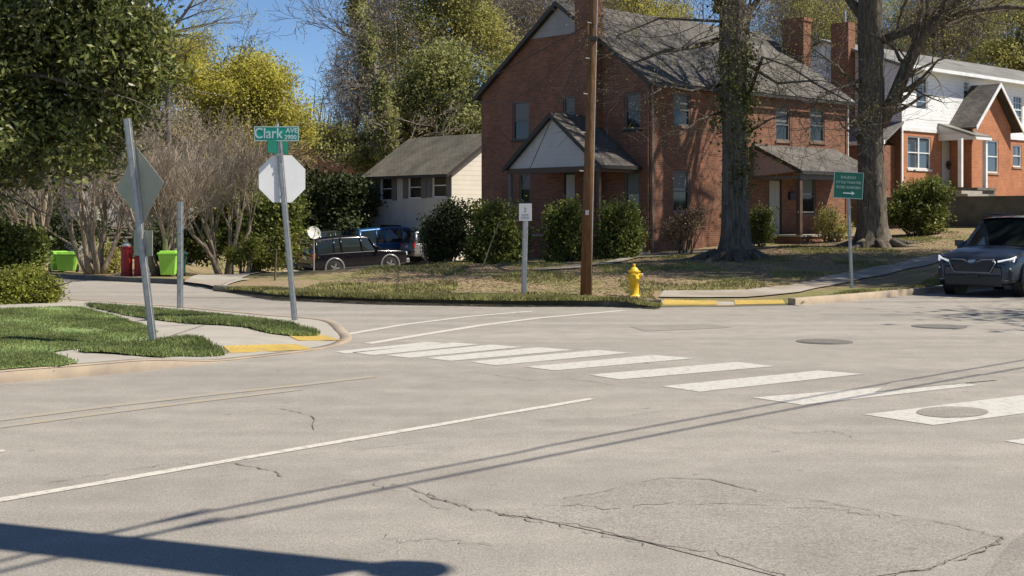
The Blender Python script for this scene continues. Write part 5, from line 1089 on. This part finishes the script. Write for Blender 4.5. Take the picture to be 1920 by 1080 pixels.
# fire hydrant
x, y, z = at(1189, 27.4); e = empty('fire_hydrant', (x,y,z-.02), R(-10), 'bright yellow fire hydrant on the verge right of the utility pole', 'fire hydrant'); k = .66/.72
body = MB().lathe([(.15,0),(.155,.035),(.11,.05),(.10,.07),(.095,.35),(.125,.37),(.125,.41),(.105,.43),(.11,.5),(.10,.55),(.07,.60),(.03,.63)], 20).build('barrel', M['hyd'], e, True)
MB().lathe([(.03,.63),(.035,.64),(.035,.68),(.02,.69)], 6).build('operating_nut', M['hyd'], e)
mb = MB().lathe([(.13,.52),(.13,.545),(.1,.55)], 20); mb.build('bonnet_flange', M['hyd'], e)
for w in (0, 180): 
    d_ = Vector((math.cos(R(w)), math.sin(R(w)), 0)); o = MB().tube([d_*.09+Vector((0,0,.45)), d_*.155+Vector((0,0,.45))], .045, 12).build('side_outlet', M['hyd'], e); MB().tube([d_*.156+Vector((0,0,.45)), d_*.185+Vector((0,0,.45))], [.052,.046], 8).build('cap', M['hyd_cap'], o)
o = MB().tube([(0,-.09,.43),(0,-.17,.43)], .062, 12).build('front_outlet', M['hyd'], e); MB().tube([(0,-.171,.43),(0,-.205,.43)], [.07,.06], 10).build('cap', M['hyd'], o)
# stakes
x, y, z = at(903, 38); o = MB().tube([(0,0,-.1),(.25,0,.65),(.52,0,1.32)], [.022,.02,.016], 6).build('garden_stake', varied('stake_wood', (.25,.22,.1), (.34,.3,.15), 6)); o.location = (x,y,z); tag(o, 'leaning pale bamboo stake in the grass before the shrubs', 'stake')
x, y, z = at(515, 33.5); o = MB().tube([(0,0,-.1),(.02,0,.3),(.05,0,.8)], [.03,.025,.018], 6).build('wooden_stake', M['bark']); o.location = (x,y,z); tag(o, 'thin dark stake at the driveway edge left of the black car', 'stake')

# wheeled bins
def bin_(px, Y, w, h, mname, label, rz=0, lid=None):
    x, y, z = at(px, Y); e = empty('wheeled_bin', (x,y,z), rz, label, 'bin', 'wheeled bins along the far kerb'); mb = MB(); a, b = w/2*.78, w/2
    mb.add([(-a,-a,.05),(a,-a,.05),(a,a,.05),(-a,a,.05),(-b,-b,h-.08),(b,-b,h-.08),(b,b,h-.08),(-b,b,h-.08)], [(0,3,2,1),(4,5,6,7),(0,1,5,4),(1,2,6,5),(2,3,7,6),(3,0,4,7)]); mb.build('body', M[mname], e, bevel=.02)
    MB().box(-b-.03,-b-.04,h-.079,b+.03,b+.03,h-.02).box(-b+.03,-b+.02,h-.02,b-.03,b-.03,h+.02).build('lid', M[lid or mname], e, bevel=.015)
    for s_ in (-1,1): MB().tube([(s_*a*.9,a+.06,.12),(s_*(a*.9+.06),a+.06,.12)], .12, 12).build('wheel', M['tyre'], e)
    MB().tube([(-b*.8,b+.08,h-.1),(b*.8,b+.08,h-.1)], .02, 6).build('handle', M['bin_dark'], e)
bin_(126, 39.5, .56, .60, 'lime', 'lime green bin with white lid edge, right one of the left pair', .1); bin_(110, 39.9, .52, .6, 'lime', 'lime green bin half shaded, left one of the left pair', .5)
bin_(316, 36.2, .48, .68, 'lime', 'single lime green bin beside the plain metal post', .1); bin_(332, 36.8, .5, .68, 'bin_dark', 'dark green bin just behind the single lime bin', .3)
# red round pillars
def pillar(px0, px1, y0, y1, Y, label, cap):
    x, y, z = at((px0+px1)/2, Y); r_ = (px1-px0)/2*Y/F; h = ZP(y0, Y)-z; e = empty('red_pillar', (x,y,z), 0, label, 'pillar', 'red round pillars at the far kerb')
    MB().lathe([(r_*1.08,-.05),(r_*1.08,.08),(r_,.1),(r_,h-.06),(r_*1.1,h-.05),(r_*1.1,h)], 18).build('shaft', M['red'], e, False)
    if cap: MB().lathe([(r_*1.1,h+.003),(r_*.7,h+.08),(r_*.25,h+.12),(r_*.3,h+.17),(.01,h+.2)], 14).build('cap', M['stonecap'], e, True)
pillar(227,248,462,528,36.6,'taller dark red round pillar with a pale domed cap',True); pillar(252,270,481,528,36.6,'shorter red round pillar without a cap, right of the taller one',False)
# satellite dish
x, y, z = at(588, 60); e = empty('satellite_dish', (x,y,z), 0, 'white round satellite dish above the rear of the black car', 'satellite dish'); hh = ZP(437,60)-z; mb = MB(); rr_ = .31
dn = Vector((.35,-.85,.4)).normalized(); sa = dn.orthogonal().normalized(); sb = dn.cross(sa); rings = []
for i in range(6):
    for j in range(20): w = j*math.pi/10; q = i/5*rr_; mb.v.append(tuple(Vector((0,0,hh))+(sa*math.cos(w)+sb*math.sin(w))*q+dn*(q*q*.7)))
for i in range(5):
    for j in range(20): mb.f.append((i*20+j, i*20+(j+1)%20, (i+1)*20+(j+1)%20, (i+1)*20+j))
mb.build('reflector', M['dish'], e, True); MB().tube([(0,.1,-.1),(0,.1,hh-.2),(0,.02,hh)], .03, 8).build('mast', M['galv'], e); MB().tube([(0,0,hh-rr_*.9), Vector((0,0,hh))+dn*.4], .012, 5).obox(Vector((0,0,hh))+dn*.42, (.03,0,0),(0,.03,0),(0,0,.03)).build('feed_arm', M['galv'], e)

# ---------------------------------------------------------------- cars
def interp(tab, x):
    for i in range(len(tab)-1):
        if tab[i][0] <= x <= tab[i+1][0]:
            t = (x-tab[i][0])/(tab[i+1][0]-tab[i][0]); t = t*t*(3-2*t) if False else t
            return [a+(b-a)*t for a, b in zip(tab[i][1:], tab[i+1][1:])]
    return list(tab[0][1:]) if x < tab[0][0] else list(tab[-1][1:])
def car(name, loc, heading, L, W, Hh, paint_, label, spec, pitch=0):
    """spec: body stations (x, zbot, zbelt, ztop, halfwidth), x forward; greenhouse stations (x, zbase, zroof, halfbase, halftop)"""
    e = empty(name, loc, math.atan2(heading[1], heading[0]), label, 'car'); e.rotation_euler[1] = pitch
    # lower body loft
    st = spec['body']; xs = []
    for i in range(len(st)-1):
        n = 3
        for k in range(n): xs.append(st[i][0]+(st[i+1][0]-st[i][0])*k/n)
    xs.append(st[-1][0]); mb = MB(); K = 12
    for x_ in xs:
        zb, zw, zt, hw_ = interp(st, x_); h_ = zt-zb
        prof = [(0,zb),(hw_*.80,zb),(hw_*.95,zb+.06),(hw_*.99,zb+h_*.22),(hw_,zb+h_*.42),(hw_*1.0,zb+h_*.60),(hw_*.985,zw-.02),(hw_*.955,zw+.02),(hw_*.87,zt-.03),(hw_*.72,zt),(hw_*.35,zt+.02),(0,zt+.025)]
        ring = prof+[(-a, b) for a, b in prof[-2:0:-1]]
        for a, b in ring: mb.v.append((x_, a, b))
    R_ = 2*K-2
    for i in range(len(xs)-1):
        for j in range(R_): mb.f.append((i*R_+j, i*R_+(j+1)%R_, (i+1)*R_+(j+1)%R_, (i+1)*R_+j))
    mb.f.append(tuple(range(R_))); mb.f.append(tuple((len(xs)-1)*R_+j for j in range(R_))[::-1]); body = mb.build('body', M[paint_], e, True)
    md = body.modifiers.new('w', 'WEIGHTED_NORMAL')
    # greenhouse
    gs = spec['green']; mb = MB(); rf = MB()
    for x_, zb, zr_, hb, ht in gs:
        prof = [(hb,zb),(hb*.985,zb+.05),(ht+.02,zr_-.07),(ht,zr_-.035),(0,zr_-.02)]; ring = prof+[(-a,b) for a,b in prof[-2::-1]]
        for a, b in ring: mb.v.append((x_, a, b))
    n = 9
    for i in range(len(gs)-1):
        for j in range(n-1): mb.f.append((i*n+j, i*n+j+1, (i+1)*n+j+1, (i+1)*n+j))
    mb.f.append(tuple(range(n))[::-1]); mb.f.append(tuple((len(gs)-1)*n+j for j in range(n))); mb.build('windows', M['cglass'], e, True)
    rs = [g_ for g_ in gs if g_[2]-g_[1] > .25]; 
    for x_, zb, zr_, hb, ht in rs:
        for a, b in [(ht+.035,zr_-.075),(ht+.01,zr_-.01),(ht*.8,zr_+.012),(0,zr_+.025),(-ht*.8,zr_+.012),(-ht-.01,zr_-.01),(-ht-.035,zr_-.075)]: rf.v.append((x_, a, b))
    for i in range(len(rs)-1):
        for j in range(6): rf.f.append((i*7+j, i*7+j+1, (i+1)*7+j+1, (i+1)*7+j))
    rf.build('roof', M[spec.get('roofm', paint_)], e, True)
    def gp(x_, s, t):    # point on the side glass at x, t: 0 base .. 1 roof
        zb, zr_, hb, ht = interp(gs, x_); return Vector((x_, s*(hb+(ht-hb)*t+.012), zb+(zr_-.05-zb)*t))
    for s in (-1, 1):
        mb = MB()
        for (xb_, xt_, w_) in spec['pillars']: mb.tube([gp(xb_, s, 0), gp((xb_+xt_)/2, s, .5), gp(xt_, s, 1)], w_, 6)
        mb.build('pillar', M[spec.get('pillarm', paint_)], e, True)
        for ax_ in (spec['wf'], spec['wr']):
            hw_ = interp(st, ax_)[3]; rw_ = spec['rw']
            arch = MB(); arch.tube([(ax_,s*(hw_-.25),rw_),(ax_,s*(hw_+.004),rw_)], rw_+.07, 28); arch.build('wheel_well', M['plastic'], e)
            am = MB(); pts = [(ax_+math.cos(t)*(rw_+.095), s*(hw_+.002), rw_+math.sin(t)*(rw_+.095)) for t in np.linspace(-.25, math.pi+.25, 15)]; am.tube(pts, .045 if spec.get('fat') else .03, 6); am.build('arch_trim', M[spec.get('archm','plastic')], e, True)
            w = MB().tube([(ax_,s*(hw_-.2),rw_),(ax_,s*(hw_-.01),rw_),(ax_,s*(hw_+.012),rw_)], [rw_,rw_,rw_-.03], 28).build('wheel', M['tyre'], e, True)
            rim = MB().tube([(ax_,s*(hw_+.0),rw_),(ax_,s*(hw_+.02),rw_)], rw_*.62, 20); rim.build('rim', M['plastic'], w)
            sp = MB()
            for k_ in range(5):
                t = k_*2*math.pi/5; sp.obox((ax_+math.cos(t)*rw_*.3, s*(hw_+.025), rw_+math.sin(t)*rw_*.3), (math.cos(t)*rw_*.3,0,math.sin(t)*rw_*.3), (0,.006,0), (-math.sin(t)*.035,0,math.cos(t)*.035))
            sp.build('spoke', M['silver'], w)
        mx_ = spec['mirror']; p = gp(mx_, s, .12); mb = MB().obox(p+Vector((.02,s*.14,.06)), (.05,0,0), (0,.10,0), (0,0,.065)); mb.obox(p+Vector((.02,s*.03,.02)), (.03,0,0),(0,.05,0),(0,0,.02)); mb.build('mirror', M[paint_], e, bevel=.03)
        for dx_ in spec['doors']: hw_ = interp(st, dx_)[3]; MB().box(dx_-.006, min(s*(hw_-.03), s*(hw_+.003)), .35, dx_+.006, max(s*(hw_-.03), s*(hw_+.003)), interp(st,dx_)[1]-.03).build('door_seam', M['plastic'], e)
        for dx_ in spec['handles']: hw_ = interp(st, dx_)[3]; MB().obox((dx_, s*(hw_+.012), interp(st,dx_)[1]-.16), (.09,0,0), (0,.014,0), (0,0,.016)).build('door_handle', M[paint_], e, bevel=.005)
        hw_ = interp(st, 0)[3]; MB().obox((0, s*(hw_*.955), .30), (L*.28,0,0), (0,.06,0), (0,0,.09)).build('sill', M['plastic'], e, bevel=.02)
    return e
# slate blue crossover
fx = Vector((*PX(1824, 28.6), 0)); hd = Vector((-.67,-.742,0)).normalized(); LC = 4.6
loc = fx-hd*(LC/2)
S = dict(body=[(-2.30,.42,.85,.98,.74),(-2.2,.30,.95,1.05,.85),(-1.6,.24,1.0,1.08,.895),(0,.24,.98,1.06,.90),(.85,.24,.96,1.05,.90),(1.15,.25,.95,1.06,.895),(1.6,.25,.90,1.02,.885),(2.0,.26,.84,.94,.86),(2.2,.27,.76,.86,.80),(2.29,.30,.70,.76,.70),(2.31,.36,.62,.66,.62)],
  green=[(-2.15,1.0,1.06,.76,.66),(-1.85,1.02,1.62,.80,.60),(-1.3,1.03,1.69,.83,.62),(-.2,1.03,1.72,.84,.63),(.25,1.03,1.68,.84,.61),(1.15,1.04,1.06,.82,.74)],
  pillars=[(1.12,.28,.045),(-.05,-.12,.035),(-1.0,-1.05,.04),(-2.0,-1.75,.07)], wf=1.42, wr=-1.28, rw=.35, mirror=.75, doors=[.85,-.1,-1.05], handles=[.15,-.8], fat=True)
sub = car('parked_crossover' if False else 'crossover_car', loc, hd, LC, 1.8, 1.72, 'car_blue', 'slate blue crossover car driving along the far kerb at the right edge, headlamps lit', S)
def cb(name, m_, boxes, parent=sub, bev=.01):
    mb = MB()
    for b in boxes: mb.obox(*b)
    return mb.build(name, M[m_], parent, bevel=bev)
# nose details (x forward)
gr = MB().prism([(2.325,.42,.80),(2.325,-.42,.80),(2.345,-.47,.74),(2.345,-.36,.55),(2.345,.36,.55),(2.345,.47,.74)], (-.08,0,0)).build('grille', M['plastic'], sub)
rim = [(2.33,.46,.81),(2.33,.2,.80),(2.33,.12,.76),(2.33,-.12,.76),(2.33,-.2,.80),(2.33,-.46,.81),(2.35,-.51,.74),(2.35,-.39,.53),(2.35,.39,.53),(2.35,.51,.74),(2.33,.46,.81)]
MB().tube(rim, .012, 6).build('grille_surround', M['silver'], gr)
mb = MB(); mb.tube([(2.33,.0,.765),(2.365,.0,.765)], .05, 16); mb.v = [(a,b*1.9,.765+(c-.765)*.95) for a,b,c in mb.v]; em = mb.build('emblem', M['car_mid'], gr)
mb = MB()
for a, b, r_ in ((.035,.012,.014),(-.02,.02,.009),(-.05,.005,.009),(-.02,-.018,.009),(.01,-.01,.009),(-.065,-.012,.009)): mb.tube([(2.366,a,.765+b),(2.372,a,.765+b)], r_, 6)
mb.build('emblem_stars', M['chrome'], em)
for s in (-1,1):
    hl = MB().prism([(2.26,s*.50,.80),(2.03,s*.83,.90),(2.0,s*.86,.86),(2.05,s*.86,.74),(2.28,s*.55,.73)], (.03,s*.012,.0)); h_ = hl.build('headlight', M['cglass'], sub)
    mb = MB(); mb.tube([(2.30,s*.54,.765),(2.17,s*.76,.815),(2.085,s*.855,.865)], .022, 6); mb.tube([(2.13,s*.83,.84),(2.15,s*.82,.76)], .022, 6); mb.build('lamp_strip', M['lampglow'], h_)
    MB().obox((2.20,s*.72,.62),(.03,0,0),(0,.07,0),(0,0,.018)).build('fog_lamp', M['lamp_w'], sub)
    cb('bumper_corner', 'plastic', [((2.17,s*.70,.47),(.10,0,0),(-.05,s*.12,0),(0,0,.12))], bev=.03)
    cb('skid_trim', 'silver', [((2.24,s*.66,.37),(.05,0,0),(-.02,.09,0),(0,0,.012))])
cb('lower_bumper', 'plastic', [((2.24,0,.36),(.09,0,0),(0,.62,0),(0,0,.13))], bev=.04)
cb('number_plate', 'plastic', [((2.35,0,.45),(.008,0,0),(0,.15,0),(0,0,.04))])
for s in (-1,1): MB().tube([(-1.5,s*.6,1.70),(-1.4,s*.6,1.76),(0,s*.62,1.79),(.1,s*.62,1.73)], .02, 6).build('roof_rail', M['plastic'], sub)
cb('dash_visor', 'stonecap', [((.80,.2,1.13),(.01,0,0),(0,.3,0),(0,0,.02))])
# black estate car and others in the driveway
def suv(name, px, Y, hd, paint_, label, arch='silver', sc=1.0, pitch=0, dz=.15):
    x, y, z = at(px, Y, dz)
    S = dict(body=[(-2.45,.5,.95,1.0,.86),(-2.35,.34,1.05,1.12,.93),(-1.5,.3,1.08,1.15,.95),(0,.3,1.08,1.15,.95),(.95,.3,1.08,1.15,.95),(1.3,.32,1.06,1.14,.94),(2.1,.34,1.0,1.08,.92),(2.4,.36,.95,1.02,.88),(2.5,.42,.8,.92,.8)],
      green=[(-2.38,1.08,1.2,.82,.72),(-2.2,1.1,1.78,.86,.7),(-1,1.1,1.84,.88,.72),(.2,1.1,1.83,.88,.72),(.45,1.1,1.78,.88,.7),(1.15,1.12,1.15,.86,.78)],
      pillars=[(1.12,.5,.05),(.1,.05,.05),(-.95,-.98,.05),(-1.35,-1.35,.03),(-2.28,-2.2,.09)], wf=1.5, wr=-1.4, rw=.38, mirror=.85, doors=[.95,.05,-.95], handles=[.3,-.65], fat=True, archm=arch)
    e = car(name, (x,y,z), hd, 5, 1.9, 1.84, paint_, label, S, pitch); e.scale = (sc,sc,sc)
    for s in (-1,1):
        MB().obox((-2.38,s*.86,.98),(.07,0,0),(0,.06,0),(0,0,.15)).build('tail_light', M['lamp_r'], e, bevel=.01); MB().obox((2.44,s*.66,.86),(.06,0,0),(0,.16,0),(0,0,.09)).build('headlight', M['lamp_w'], e, bevel=.02)
    MB().obox((2.5,0,.86),(.03,0,0),(0,.45,0),(0,0,.1)).build('grille', M['silver'], e); MB().obox((2.5,0,.52),(.1,0,0),(0,.85,0),(0,0,.11)).build('front_bumper', M['silver' if paint_!='car_dark' else 'plastic'], e, bevel=.03)
    MB().obox((-2.48,0,.55),(.09,0,0),(0,.85,0),(0,0,.09)).build('rear_bumper', M['plastic'], e, bevel=.03); MB().obox((-2.47,0,.9),(.01,0,0),(0,.16,0),(0,0,.08)).build('number_plate', M['stonecap'], e)
    return e
suv('parked_suv', 664, 64.5, (.86,.51), 'car_black', 'black parked sport utility car with silver wheel arches in the sunken driveway', sc=1.0, pitch=R(-2.6), dz=.03)
suv('parked_suv', 742, 68.5, (.86,.51), 'car_mid', 'bright blue parked car on the far side of the black one', 'car_mid', 1.04, R(-2), .10)
suv('parked_suv', 628, 68.5, (.5,.86), 'car_dark', 'dark grey parked car behind the tail of the black one', 'plastic', .95)
suv('parked_suv', 832, 67.5, (.86,.51), 'silver', 'silver car mostly hidden behind the dark shrub', 'silver', .85)
